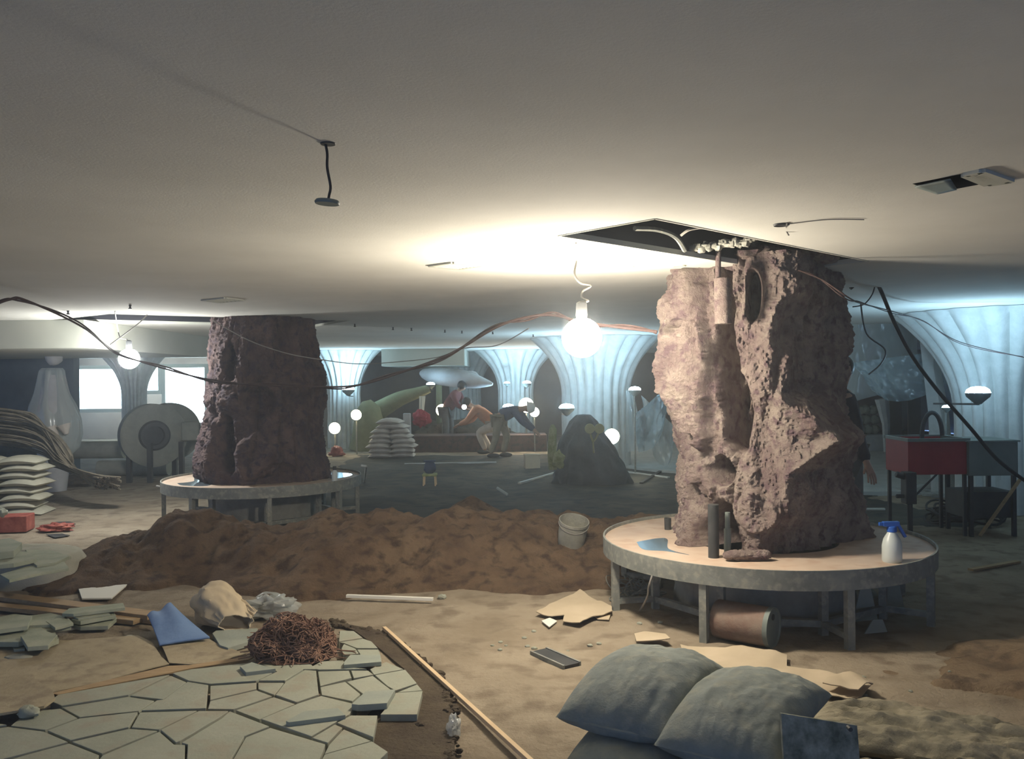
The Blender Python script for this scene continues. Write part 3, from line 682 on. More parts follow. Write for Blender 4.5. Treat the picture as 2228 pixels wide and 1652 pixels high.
# blue folded cloth
def bluef(u,v):
    # peak at (370,1315), base corners
    A = P(320,1350,5.35); B = P(372,1313,5.5); C_ = P(456,1386,5.1); D_ = P(347,1402,5.0)
    A.z = max(A.z,.12)
    q = (A*(1-u)+B*u)*(1-v)+(D_*(1-u)+C_*u)*v
    q.z += .03*math.sin(u*PI)*math.sin(v*PI)+.012*math.sin(u*9+v*3)*(1-v)
    q.z = max(.012,q.z); return q
o = solo('blue_cloth', MB().grid(bluef,40,40), M['blue'], 'folded blue cloth standing in a peak on the hardboard', 'cloth'); s_=o.modifiers.new('t','SOLIDIFY'); s_.thickness=.012
# open paper sack and plastic bag
def papersack(u,v):
    a = u*2*PI; ax0, ax1 = P(468,1312,5.65), P(512,1362,5.3)
    c = ax0*(1-v)+ax1*v; r = .13*(1-.25*v)+.02*math.sin(v*PI)
    dx = Vector((.92,.25,0)); n_ = .28*nz(math.cos(a)*1.2,math.sin(a)*1.2,v*1.5,1.2,3)
    q = Vector((c.x,c.y,.12-.05*v))+dx*r*(1+n_)*math.cos(a)*1.12+Vector((0,0,1))*r*(.95-.4*v)*(1+n_)*math.sin(a)
    q.z = max(.03,q.z); return q
t = thing('paper_sack', G(480,1390,0), 'torn open kraft paper sack slumped beside the blue cloth', 'sack')
o = build('sack_body', MB().grid(papersack,60,36,closed=True), M['paper'], t); s_=o.modifiers.new('t','SOLIDIFY'); s_.thickness=.004
sheetp = [P(455,1292,5.7),P(520,1296,5.6),P(560,1330,5.35),P(545,1345,5.3)]
o = build('paper_flap', MB().grid(lambda u,v: (lambda q: Vector((q.x,q.y,max(.05,q.z+.02*nz(u*2,v*2,0,2,2)))))((sheetp[0]*(1-u)+sheetp[1]*u)*(1-v)+(sheetp[3]*(1-u)+sheetp[2]*u)*v),20,14), M['paper'], t)
s_=o.modifiers.new('t','SOLIDIFY'); s_.thickness=.003
c = G(585,1350,0)
t = thing('plastic_bag', (c.x,c.y,0), 'shiny clear plastic bag of dark scraps beside the torn paper sack', 'bag')
crumple((c.x,c.y+.05,.06),(.17,.11,.085),M['clear'],'','film','',31,.55,2.2,t,.012)
crumple((c.x-.03,c.y+.05,.05),(.10,.07,.05),M['dark'],'','contents','',32,.6,2,t,.012)
o = build('white_liner', MB().grid(lambda u,v: (lambda a: Vector((c.x-.02+.15*math.cos(a)*(1-.1*v), c.y+.11-.05*v, .03+.13*math.sin(a)+.01*nz(u*3,v,0,2,2))))(PI*u),30,6), M['film'], t)
# fibre heap
cf = G(645,1428,ZP); fm = MB(); cf.y += .02
for i in range(620):
    rd = hsh('fib',i); pts = []
    a = rd.uniform(0,2*PI); rr = rd.uniform(.1,1)**.6; el = rd.uniform(.05,1)
    q = Vector((rr*math.cos(a),rr*math.sin(a),el*math.sqrt(max(0,1-rr*rr*.8)))); dirv = Vector((rd.gauss(0,1),rd.gauss(0,1),rd.gauss(0,.7))).normalized()
    for s_ in range(9):
        w_ = Vector((q.x*.245,q.y*.17,q.z*.21))*(1+.30*nz(q.x,q.y,q.z,1.3,2)); pts.append(Vector((cf.x+w_.x,cf.y+w_.y,max(ZP+.006,ZP+w_.z))))
        dirv = (dirv+.9*Vector((rd.gauss(0,1),rd.gauss(0,1),rd.gauss(0,.8)))).normalized(); q = q+dirv*.16
        if q.length > 1.05: q = q.normalized()*1.0
        q.z = max(.0,q.z)
    fm.tube(pts, rd.uniform(.0022,.0046), 4)
for i in range(14):
    rd = hsh('fibt',i); a = rd.uniform(-.3,PI+.3) if i < 7 else rd.uniform(PI,2*PI); pts = [Vector((cf.x+.23*math.cos(a)*k*(1+.12*rd.random()),cf.y+.16*math.sin(a)*k,ZP+.008+.03*(1.35-k)+.01*rd.random())) for k in (.7,.9,1.05,1.2,1.35)]
    fm.tube(smoothline(pts,3), .003, 4)
solo('fibre_heap', fm, M['fibre'], 'tangled heap of brown root fibre sitting on the stone paving', 'fibre')
crumple_core = MB().ball((cf.x,cf.y,ZP+.03),(.17,.11,.09),24,16,.2,3,5); crumple_core.move(lambda q:(q.x,q.y,max(ZP,q.z)))
core = build('fibre_core', crumple_core, M['damp'], bpy.data.objects['fibre_heap'])
# tile fragment hanging cloth at the trench edge
crumple(tuple(G(988,1585,.03)),(.03,.05,.05),M['clear'],'scrap of clear plastic sticking out at the trench edge beside the long lath','plastic_scrap','scrap',41)
# laths and sticks
def lath(a, b, za, zb, wd, th, matr, label, name='wooden_lath', cat='lath'):
    return solo(name, MB().bar(G(*a,za),G(*b,zb),wd,th), M[matr], label, cat, smooth=False, bevel=.001)
lath((836,1367),(1160,1662),.03,.03,.022,.02,'pale_wood','long thin pale wooden lath lying diagonally across the trench edge')
lath((754,1297),(942,1304),.04,.035,.03,.02,'white','short mortar spattered stick lying at the foot of the dirt ridge')
p = G(962,1305,0); rock((p.x,p.y,.02),(.03,.02,.02),M['stone'],'pebble at the right end of the short spattered stick',seed=21)
# bucket
Dk = 5.8
while Dk < 8.2 and P(1241,1184,Dk).z > mound_h(P(1241,1184,Dk).x, Dk): Dk += .01
bk = Dk/6.35; bc = P(1241,1184,Dk+.06); bz = mound_h(bc.x,bc.y)-.02
t = thing('mortar_bucket', (bc.x,bc.y,bz), 'mortar crusted bucket standing crooked on the soil left of the near bench', 'bucket')
Rb = Matrix.Rotation(math.radians(7),3,'Y') @ Matrix.Rotation(math.radians(19),3,'X')
build('bucket_body', MB().lathe([(a_*bk,b_*bk) for a_,b_ in ((.090,0),(.097,.03),(.104,.12),(.107,.20),(.112,.202),(.112,.222),(.106,.222),(.10,.12),(.088,.03),(.0,.03))],(bc.x,bc.y,bz),48,Rb), M['bucket'], t)
build('wire_handle', MB().tube([Vector((bc.x,bc.y,bz))+Rb@(bk*Vector((.112*math.cos(a),-.112*math.sin(a)*.95,.20-.035*math.sin(a)))) for a in [PI*k/16 for k in range(17)]],.004,6), M['wire'], t)
build('mortar_fill', MB().lathe([(0,.10*bk),(.05*bk,.105*bk),(.099*bk,.10*bk)],(bc.x,bc.y,bz),32,Rb,cap=False), M['mortar'], t)
# cardboard scraps
gp = 'cardboard sheets scattered round the near bench'
curl = lambda f: (lambda co: f)
sheet([(1166,1335),(1205,1312),(1262,1286),(1300,1308),(1331,1320),(1332,1334),(1290,1345),(1262,1358),(1225,1352),(1228,1340),(1200,1343)],.03,M['cardboard'],'large cardboard sheet lying left of the bench leg',group=gp,name='cardboard_sheet',cat='cardboard',wob=.02)
sheet([(1178,1354),(1196,1347),(1212,1353),(1195,1366)],.015,M['white'],'small pale scrap lying just below the large left cardboard sheet',group=gp,name='cardboard_sheet',cat='cardboard')
sheet([(1380,1380),(1402,1375),(1448,1382),(1458,1392),(1385,1397)],.03,M['cardboard'],'narrow cardboard strip in front of the bench, above the grey sacks',group=gp,name='cardboard_sheet',cat='cardboard')
sheet([(1290,1338),(1330,1334),(1325,1350),(1300,1348)],.015,M['cardboard'],'cardboard flap tucked beside the left bench leg',group=gp,name='cardboard_sheet',cat='cardboard')
sheet([(1480,1402),(1560,1408),(1650,1418),(1712,1425),(1712,1447),(1800,1462),(1895,1492),(1868,1518),(1800,1512),(1700,1500),(1600,1470),(1500,1440)],.03,M['cardboard'],'wide cardboard sheet lying behind the grey sacks at the foot of the bench',group=gp,name='cardboard_sheet',cat='cardboard',wob=.03,cuts=4)
o = sheet([(1790,1490),(1868,1505),(1900,1490),(1880,1478),(1820,1472)],.06,M['cardboard'],'curled up cardboard corner right of the grey sacks',group=gp,name='cardboard_sheet',cat='cardboard',wob=.05)
# gully grate
A, B = G(1172,1418,.004), G(1245,1450,.004)
m = MB().bar(A,B,.10,.02); t = thing('drain_channel',A,'short dark recessed drain channel in the bare ground left of the grey sacks','drain')
build('channel', m, M['dark'], t, smooth=False); sd = (B-A).normalized().cross(Vector((0,0,1)))
build('edge_rail', MB().bar(A+sd*.055,B+sd*.055,.012,.03), M['steel'], t, smooth=False); build('edge_rail', MB().bar(A-sd*.055,B-sd*.055,.012,.03), M['steel'], t, smooth=False)
# pebbles on bare ground
for i in range(26):
    rd = hsh('pb',i); px, py = (rd.uniform(1060,1480),rd.uniform(1345,1420)) if i<13 else (rd.uniform(1860,2200),rd.uniform(1440,1640)); q = G(px,py,0)
    r = rd.uniform(.006,.014)
    z_ = max(gz(q.x,q.y), rh(q.x,q.y) if px>1800 else -1)
    o = solo('pebble', MB().ball((q.x,q.y,z_+r*.3),(r*1.4,r,r*.8),8,6,.3,2,i), M['stone'], 'small pebble scattered on the bare ground left of the grey sacks' if i<13 else 'small pebble scattered on the tan soil bank at the lower right', 'pebble', 'pebbles on the bare ground' if i<13 else 'pebbles on the soil bank')

# ---------------------------------------------------------------- under the near bench
p = G(1640,1412,0); pz = .115
ax = Vector((.78,-.60,0)).normalized(); A = Vector((p.x-.02,p.y+.12,pz)); 
t = thing('metal_drum', (A.x,A.y,0), 'rusty drum lying on its side under the front of the near bench', 'drum')
mx = Matrix(((ax.x,-ax.y,0),(ax.y,ax.x,0),(0,0,1))) @ Matrix.Rotation(PI/2,3,'Y')
build('drum_body', MB().lathe([(0,-.17),(.11,-.17),(.113,-.16),(.113,.16),(.11,.17)],A,40,mx,cap=False), M['rust'], t)
build('lid', MB().lathe([(.116,.15),(.116,.178),(.108,.178),(.104,.170),(0,.170)],A,40,mx,cap=False), M['grey'], t)
build('spout_hole', MB().lathe([(.018,.171),(.018,.176),(0,.176)],A+Vector((0,0,.06)),16,mx), M['dark'], t)
for k,(px,py,D) in enumerate(((1352,1320,6.1),(1395,1318,6.0))):
    pass
m = MB()
for i in range(26):
    rd = hsh('cab',i); c_ = G(1395+rd.uniform(-40,42),1322+rd.uniform(-10,6),0); a0 = rd.uniform(0,6.28); R_ = rd.uniform(.03,.10); h_ = rd.uniform(.01,.14)
    m.tube(smoothline([Vector((c_.x+R_*math.cos(a0+k*.9),c_.y+.2+R_*math.sin(a0+k*.9)*.8,.01+h_*abs(math.sin(k*.7+a0)))) for k in range(8)],4), rd.uniform(.003,.007), 5)
solo('cable_tangle', m, M['steel'], 'tangle of dusty wires on the floor under the left side of the near bench', 'wires')
m = MB().tube(smoothline([P(1422,1245,5.3),P(1412,1275,5.3),P(1408,1300,5.4),G(1392,1330,.02)],6),.006,6)
solo('hanging_wire', m, M['wire'], 'single pale wire hanging from the left underside of the near bench', 'wire')
for i,(px,py,w_,h_) in enumerate(((1905,1350,.16,.20),(1965,1325,.16,.24),(1870,1345,.05,.16),(1930,1378,.14,.08))):
    q = G(px,py+18,0); m = MB().prism([(-w_/2,0),(w_/2,0.01),(w_*.35,h_),(-.01,h_*1.0)],0,.012)
    m.move(lambda v,q=q: (q.x+v.x, q.y+.15+v.z+v.y*.25, .0+v.y))
    solo('board_scrap', m, M['greenslab'], ['wide pale board scrap leaning in the dark under the right of the near bench','pointed board scrap leaning furthest right under the near bench','narrow light strip standing under the right of the near bench','low scrap lying in front of the leaning ones under the near bench'][i], 'scrap', 'board scraps under the near bench', smooth=False)

# spray bottle on bench
bp_ = G(1941,1222,.44); t = thing('spray_bottle', (bp_.x,bp_.y,.438), 'milky spray bottle with blue trigger head standing on the near bench', 'bottle')
k = 5.35/F
build('bottle_body', MB().lathe([(0,0),(18*k,0),(20*k,3*k),(20*k,34*k),(17*k,48*k),(9*k,62*k),(8*k,66*k)],(bp_.x,bp_.y,.438),32), M['bottle'], t)
m = MB().lathe([(9*k,63*k),(10*k,64*k),(10*k,74*k),(6*k,76*k)],(bp_.x,bp_.y,.438),20)
m.box((bp_.x-2*k,bp_.y,.438+80*k),(34*k,10*k,10*k)).box((bp_.x-22*k,bp_.y,.438+80*k),(10*k,7*k,7*k)).bar((bp_.x+12*k,bp_.y,.438+80*k),(bp_.x+28*k,bp_.y,.438+52*k),8*k,6*k)
build('trigger_head', m, M['bluecap'], t, bevel=.003)
# cup beside pillar
q = G(1453,1152,.44); solo('tin_cup', MB().lathe([(0,0),(.024,0),(.026,.085),(.022,.085),(.02,.01)],(q.x,q.y,.438),24), M['dark'], 'small dark tin standing left of the near pillar on the bench', 'tin')
q = P(728,1020,9.4); t = thing('small_bottle',(q.x,q.y,.468),'small clear bottle with dark cap on the farther bench, right of its pillar','bottle')
build('bottle_body', MB().lathe([(0,0),(.03,0),(.03,.10),(.012,.13)],(q.x,q.y,.468),20), M['bottle'], t); build('cap', MB().lathe([(.02,.125),(.02,.165),(0,.165)],(q.x,q.y,.468),16), M['dark'], t)

# ---------------------------------------------------------------- lamps
def bulb(c, r, em, label, wirepts, wm='wire'):
    t = thing('hanging_bulb', (c.x,c.y,c.z-r), label, 'lamp')
    build('glass', MB().ball(c, r, 20, 14), em, t)
    build('socket', MB().lathe([(.03,0),(.034,.02),(.03,.09),(.012,.10)],(c.x,c.y,c.z+r-.005),20), M['dark'], t)
    build('lead_wire', MB().tube(smoothline(wirepts+[Vector((c.x,c.y,c.z+r+.09))],8),.006,6), M[wm], t)
    return t
D1 = 4.95; bpos = P(1266,735,D1)
cw = G(1253,528,CEIL)
bulb(bpos, .115, E_main, 'dazzling bare bulb hanging from the ceiling left of the near pillar', [cw,P(1256,560,D1),P(1250,595,D1),P(1262,615,D1),P(1285,622,D1),P(1268,634,D1),P(1266,648,D1),P(1280,655,D1)])  # glass enlarged to take in the glare around the bulb
D2 = 9.45; bpos2 = P(281,781,D2)
E_second = emis('lamp glass glowing blue white', (.95,.97,.95), 260)
bulb(bpos2, .11, E_second, 'bright bare bulb hanging in front of the far left windows', [G(250,677,CEIL),P(256,715,D2),P(262,735,D2),P(275,738,D2),P(280,745,D2)])
def lamp(px, py, D, r, col, power, label, up=True, stand=False, tilt=0, bl=.5):
    power = power*(2.6 if col[2] > .9 else 1.8)
    c = P(px,py,D); t = thing('work_lamp', (c.x,c.y,c.z-.08 if not stand else 0), label, 'lamp', None)
    key = (tuple(col),power); em = emis('lamp lens', col, power)
    m = Matrix.Identity(3)
    if not up: m = Matrix.Rotation(PI/2,3,'X') @ Matrix.Rotation(tilt,3,'Y')
    build('lens', MB().lathe([(r,0),(r*.9,r*.28),(r*.6,r*.48),(0,r*.58)],c,24,m,cap=False), em, t)
    build('reflector_cup', MB().lathe([(r*1.04,.0),(r*.95,-r*.35),(r*.5,-r*.75),(r*.25,-r*1.0),(0,-r*1.0)],c,24,m,cap=False), M['grey'], t)
    if stand: build('stand_pole', MB().tube([(c.x,c.y+.03,0),(c.x,c.y+.03,c.z)],.015,8), M['steel'], t)
    else: build('bracket', MB().bar((c.x,c.y,c.z-r),(c.x,c.y+bl,c.z-r-.02),.03,.02), M['dark'], t)
    return t
CB, WB = (.45,.75,1), (1,.86,.55)
lamp(758,848,19.4,.14,CB,60,'cool lamp on the white column right of the farther pillar, shining upward')
lamp(937,837,19.6,.10,CB,14,'small cool lamp above the left workers, beside the olive branch')
lamp(1103,834,20.4,.07,CB,20,'tiny cool lamp at the tip of the grey whale-like sculpture',bl=1.2)
lamp(1106,886,19.8,.13,CB,60,'cool lamp at the left foot of the middle white column, shining upward',bl=1.4)
lamp(1146,834,19.9,.10,CB,50,'small cool lamp on the right side of the middle white column',bl=1.3)
lamp(1233,888,13.6,.12,CB,70,'large cool lamp above the dark tarpaulin heap, left of the wide column',bl=1.2)
lamp(1381,849,13.9,.10,CB,35,'cool lamp between the wide white column and the near pillar',stand=True)
lamp(2128,855,8.7,.115,CB,60,'large cool lamp on the big white column at the right edge',bl=.9)
lamp(2060,887,9.6,.05,CB,20,'small cool lamp left of the big white column at the right edge',stand=True)
lamp(1010,886,18.2,.05,(.8,.95,1),14,'tiny round lamp held low in front of the maroon jacketed worker',up=False)
lamp(728,932,18.4,.12,WB,16,'low warm lamp beside the farther pillar, left of its column foot',up=False,stand=True)
lamp(775,903,18.3,.11,WB,16,'warm lamp on a thin stand in front of the olive tree trunk',up=False,stand=True)
lamp(962,893,19.8,.14,WB,14,'warm lamp glowing behind the maroon jacketed worker',up=False,stand=True)
lamp(1145,882,18.9,.16,(1,.88,.66),36,'brightest warm lamp in front of the middle column',up=False,stand=True)
lamp(1163,897,18.5,.10,(1,.88,.66),22,'smaller round warm lamp on a stand right of the brightest warm one',up=False,stand=True)
lamp(1331,950,13.6,.12,(1,.92,.70),26,'warm lamp low on the wide column, right of the tarpaulin heap',up=False,stand=True)

# ---------------------------------------------------------------- mushroom columns
def mushroom(px, D, r0, R, label, zs=1.25, nf=20, fd=.06, off=0, zb=0):
    c = P(px,830,D); cx, cy = c.x, c.y
    def fn(u,v):
        z = zb+(CEIL-.005-zb)*v; t = max(0,(z-zs)/(CEIL-zs)); r = r0+(R-r0)*(t**2.3)
        th = u*2*PI; k = abs(math.sin(th*nf/2+off+.4*nz(math.cos(th),math.sin(th),z*.3,2,2)))
        r += (k**.8-.6)*fd*(1+1.2*t) + .012*nz(math.cos(th)*2,math.sin(th)*2,z,2,3)
        if v > .985: r = max(r, R*.98)
        return Vector((cx+r*math.cos(th), cy+r*math.sin(th), z))
    return solo('mushroom_column', MB().grid(fn,220,60,closed=True), M['plaster'], label, 'column', 'fluted white mushroom columns')
mushroom(748,20.3,.36,.82,'fluted white mushroom column just right of the farther pillar')
mushroom(1122,21.4,.42,1.0,'fluted white mushroom column behind the bright warm lamps')
mushroom(1296,15.2,.58,1.12,'widest fluted white mushroom column behind the dark tarpaulin heap',nf=22)
mushroom(2196,10.0,.56,1.22,'big fluted white mushroom column at the right edge behind the red box',zs=1.05,nf=24,fd=.05)
mushroom(1012,23.2,.40,1.0,'farthest mushroom column half hidden behind the grey whale-like sculpture')
mushroom(292,20.5,.26,.75,'slim fluted column standing between the two large far left windows')

# ---------------------------------------------------------------- far middle: sculptures, heaps
c = P(800,940,19.3)
t = thing('tree_sculpture', (c.x,c.y,0), 'olive plaster tree trunk with one long branch reaching up to the right', 'sculpture')
build('trunk', MB().tube([(c.x-.05,c.y,0),(c.x,c.y,.3),(c.x+.03,c.y,.65),(c.x+.02,c.y,.95),(c.x-.02,c.y,1.12)],[.38,.35,.33,.26,.10],24), M['sculpt'], t)
build('branch', MB().tube(smoothline([P(795,912,19.6),P(830,890,19.6),P(870,868,19.6),P(905,856,19.6),P(935,846,19.6)],4),[.25-.16*i/16 for i in range(17)],20), M['sculpt'], t)
build('twig', MB().tube([P(826,905,19.4),P(829,925,19.4),P(830,945,19.4)],[.07,.05,.06],8), M['sculpt'], t)
A = P(930,822,20); t = thing('whale_sculpture',(P(1010,830,20).x,20,0),'long grey plaster whale-like sculpture tapering to the right on a thin prop','sculpture')
build('whale_body', MB().tube(smoothline([P(915,812,20.4),P(950,818,20.2),P(1000,824,20),P(1040,831,19.8),P(1072,836,19.7)],4),[.05,.11,.15,.18,.20,.21,.215,.22,.22,.21,.19,.17,.15,.12,.09,.06,.03],20), M['sculptgrey'], t)
build('fin', MB().ball(P(1022,822,19.9),(.22,.08,.16),14,10,.2,2,3), M['sculptgrey'], t)
build('prop_post', MB().tube([P(955,838,20.2),(P(955,838,20.2).x,20.2,.0)],.07,10), M['sculpt'], t)
t = thing('plastic_rag',P(912,900,20),'white plastic rag hanging from the end of the olive branch','plastic')
c = P(917,868,19.4); build('rag', MB().grid(lambda u,v: P(912+12*u*(1-.4*v)+3*math.sin(u*7),862+45*v,19.4),10,14), M['film'], t)
c = P(886,910,18.9); solo('rubble_block', MB().box((c.x,c.y,.42),(.16,.14,.85),.1).move(lambda q:(q.x+.03*nz(q.x,q.y,q.z,3,2),q.y,q.z)), M['sculptgrey'], 'pale narrow upright block right behind the rounded sack pile', 'block', bevel=.02)
c = P(916,905,19.3); solo('red_bundle', MB().ball((c.x,c.y,c.z-.05),(.19,.13,.17),24,16,.5,2,8), M['red'], 'dark red bundle between the upright block and the cool lamp post', 'bundle')
c = P(912,950,19); solo('red_bundle', MB().ball((c.x-1.6,17.9,.12),(.12,.1,.10),16,10,.3,2,9), M['redcloth'], 'small bright red bundle at the foot of the column left of the sack pile', 'bundle')
c = G(752,985,0); solo('red_rag', MB().ball((c.x,17.9,.06),(.17,.1,.06),16,10,.4,2,10), M['redcloth'], 'low dull red rag on the floor right beside the farther bench', 'rag')
c = G(712,975,0); solo('white_barrel', MB().lathe([(0,0),(.15,0),(.16,.3),(.14,.33),(0,.33)],(c.x,18.0,0),24), M['bottle'], 'pale small barrel on the floor behind the farther bench', 'barrel')
# heap behind curb
solo('dark_heap', MB().ball((P(1010,935,19.9).x,20.2,.22),(1.1,.5,.38),40,20,.4,2,12), M['damp'], 'dark earth heap on the stage in front of the whale-like sculpture', 'heap')
# tarp heap
c = P(1268,1010,12.9)
def tarpf(u,v):
    a = u*2*PI; prof = [(.52,0),(.54,.15),(.50,.35),(.40,.55),(.28,.75),(.2,.92),(.1,1.02),(0,1.03)]
    k = v*(len(prof)-1); i = min(int(k),len(prof)-2); f = k-i; r = prof[i][0]*(1-f)+prof[i+1][0]*f; z = prof[i][1]*(1-f)+prof[i+1][1]*f
    r *= 1+.28*nz(math.cos(a)*1.1+2,math.sin(a)*1.1,z*1.3,1.4,3); kx = max(0,math.cos(a)); r *= 1+.35*kx*max(0,1-z/.75); return Vector((c.x+.02+r*math.cos(a),12.9+r*.8*math.sin(a),z))
solo('tarpaulin_heap', MB().grid(tarpf,70,40,closed=True), M['tarp'], 'tall dark tarpaulin covered heap in front of the widest column', 'tarpaulin')
t = thing('wrapped_post', (P(1203,1000,12.4).x,12.4,0), 'moss green wrapped post standing left of the tarpaulin heap', 'post')
build('post_body', MB().tube([P(1203,1022,12.4),P(1201,990,12.4),P(1202,955,12.4),P(1203,935,12.4),P(1202,924,12.4)],[.06,.065,.06,.055,.02],16), M['moss'], t)
build('leaf_tuft', MB().ball(P(1215,1000,12.3),(.09,.05,.12),14,10,.6,2,6), M['moss'], t)
t = thing('disc_ornament', (P(1294,960,12.2).x,12.2,P(1294,960,12.2).z), 'pair of olive round discs on one stalk in front of the tarpaulin heap', 'ornament')
for px_ in (1283,1304): build('disc', MB().lathe([(0,-.012),(.068,-.012),(.072,0),(.068,.012),(0,.012)],P(px_,933,12.2),28,Matrix.Rotation(PI/2,3,'X')), M['disc'], t)
build('stalk', MB().tube([P(1283,940,12.22),P(1290,962,12.3),P(1292,985,12.45)],.014,8).tube([P(1304,940,12.22),P(1296,955,12.25),P(1290,962,12.3)],.014,8), M['disc'], t)
c = G(1158,1021,0); t = thing('carton',(c.x,c.y,0),'small pinkish carton on the floor left of the moss green post','carton'); build('carton_body', MB().box((c.x,c.y+.1,.12),(.26,.22,.24),.1), M['cardboard'], t, smooth=False, bevel=.005); build('open_flap', MB().box((c.x,c.y+.1,.245),(.28,.23,.008),.1), M['cardboard'], t, smooth=False)
# low debris strips
for i,(a,b,lab) in enumerate((((1130,1052),(1240,1020),'thin pale strip lying on the dark floor before the tarpaulin heap'),((1310,1020),(1455,1040),'long pale strip edging the slab left of the near pillar'),((1395,1052),(1450,1018),'dark plank lying on the slab edge left of the near pillar'),((880,1010),(1080,1006),'long pale floor strip behind the small stool'))):
    solo('floor_strip', MB().bar(G(*a,.02),G(*b,.02),.05,.03), M['plaster' if i!=2 else 'dark'], lab, 'strip', 'loose strips on the dark floor', smooth=False)
# stool/cart
q = G(934,1060,0); t = thing('small_stool', (q.x,q.y,0), 'small stool with dark blue pack on it standing alone on the dark floor', 'stool')
for dx,dy in ((-.08,-.08),(.08,-.08),(-.08,.08),(.08,.08)): build('leg', MB().bar((q.x+dx*1.1,q.y+.1+dy,0),(q.x+dx,q.y+.1+dy,.16),.02), M['pale_wood'], t, smooth=False)
build('seat', MB().box((q.x,q.y+.1,.17),(.21,.20,.035)), M['moss'], t, smooth=False, bevel=.008)
build('blue_pack', MB().ball((q.x,q.y+.12,.27),(.09,.08,.10),18,12,.2,2,4).box((q.x,q.y+.12,.37),(.17,.1,.02)), M['jacketblue'], t)
A,B = P(797,1015,11.5),G(793,1050,.0); solo('white_pipe', MB().tube([B,A],.016,10).tube([A,A+Vector((-.07,0,.01))],.016,10), M['plaster'], 'short white pipe stub leaning right of the farther bench', 'pipe')
q = G(1085,1078,.0); solo('plastic_scrap', MB().tube([Vector((q.x-.02,q.y,.10)),Vector((q.x+.12,q.y-.1,.02))],.02,7), M['clear'], 'glinting plastic strip lying behind the dirt ridge in the middle', 'scrap')

# ---------------------------------------------------------------- far left: statue, blower
c = P(118,980,12.6)
def statf(u,v):
    a = u*2*PI; prof = [(.10,.42),(.20,.50),(.34,.62),(.40,.82),(.40,1.05),(.35,1.25),(.28,1.42),(.23,1.60),(.20,1.76),(.16,1.80)]
    k = v*(len(prof)-1); i = min(int(k),len(prof)-2); f = k-i; r = prof[i][0]*(1-f)+prof[i+1][0]*f; z = prof[i][1]*(1-f)+prof[i+1][1]*f
    r *= 1+.14*nz(math.cos(a)*1.5,math.sin(a)*1.5,z*.6,1.6,3)+.05*math.sin(a*9+z*2); return Vector((c.x+.02*math.sin(z*3)+r*math.cos(a)*.9,12.6+r*.7*math.sin(a),z))
t = thing('wrapped_statue', (c.x,12.6,0), 'tall statue wrapped in milky plastic standing behind the reeds at the left', 'statue')
build('statue_body', MB().tube([(c.x,12.6,0),(c.x,12.6,.5),(c.x,12.6,1.2),(c.x+.02,12.6,1.7)],[.16,.22,.26,.14],18), M['sculptgrey'], t)
build('wrap', MB().grid(statf,80,50,closed=True), M['film'], t)
build('head_ball', MB().ball(P(117,775,12.5),(.12,.12,.14),20,14,.1,2,3), M['sculptgrey'], t)
build('wrap_tail', MB().tube(smoothline([P(108,930,12.3),P(115,950,12.3),P(122,975,12.3),P(126,985,12.3)],4),[.10-.004*i for i in range(13)],12), M['whitebag'], t)
build('wrap_corner', MB().tube([P(138,925,12.3),P(145,945,12.3)],[.10,.03],10), M['whitebag'], t)
c = P(330,965,13.8)
t = thing('blower', (c.x,13.8,0), 'large round blower machine with snail shaped drum on legs below the left windows', 'blower')
Rx = Matrix.Rotation(math.radians(32),3,'Z') @ Matrix.Rotation(PI/2,3,'X')
cc1 = P(336,948,13.6)
build('drum', MB().lathe([(.16,.02),(.46,.02),(.50,.0),(.50,-.30),(.46,-.33),(0,-.33)],cc1,48,Rx,cap=False), M['blower'], t)
build('inlet_ring', MB().lathe([(.15,.06),(.21,.06),(.24,.02),(.15,-.1),(0,-.1)],cc1,36,Rx,cap=False), M['dark'], t)
cc2 = P(372,940,14.2); build('rear_drum', MB().lathe([(0,.1),(.46,.1),(.48,.0),(.48,-.15),(0,-.17)],cc2,48,Rx,cap=False), M['blower'], t)
c3 = P(413,938,13.9); build('motor', MB().box(c3,(.26,.25,.30),.4), M['blower'], t, smooth=False, bevel=.02)
for px_,D in ((281,13.5),(326,13.5),(380,14.1),(395,13.8)):
    q = P(px_,980,D); build('leg', MB().bar((q.x,D,0),(q.x,D,.62),.07), M['dark'], t, smooth=False)
q1, q2 = P(335,1017,14.6), P(368,1017,14.6)
solo('foam_roll', MB().tube([(P(215,1017,14.6).x,14.6,.13),(q2.x,14.6,.13)],.13,20), M['palebag'], 'long pale roll lying on the floor behind the blower legs', 'roll')
solo('foam_roll', MB().tube([(P(180,980,15).x-.4,14.9,.42),(P(272,980,14.9).x,14.9,.42)],.15,20), M['palebag'], 'pale roll stacked higher, left of the blower drum', 'roll')
c = G(215,1010,0); solo('cloth_heap', MB().ball((c.x,13.9,.32),(.42,.25,.30),30,18,.4,2,16).move(lambda q:(q.x,q.y,max(0,q.z))), M['tarp'], 'dark crumpled heap on the floor left of the blower', 'heap')
c = G(170,1058,0); solo('earth_clump', MB().ball((c.x,c.y,.05),(.32,.2,.10),22,14,.5,2,17).move(lambda q:(q.x,q.y,max(0,q.z))), M['damp'], 'low dark clump of earth at the end of the reed bundle', 'heap')
q = P(340,1058,9.5); solo('glinting_pipe', MB().tube([q,P(365,1062,9.5)],.012,8), M['wire'], 'short glinting tube at the left rim of the farther bench', 'pipe')
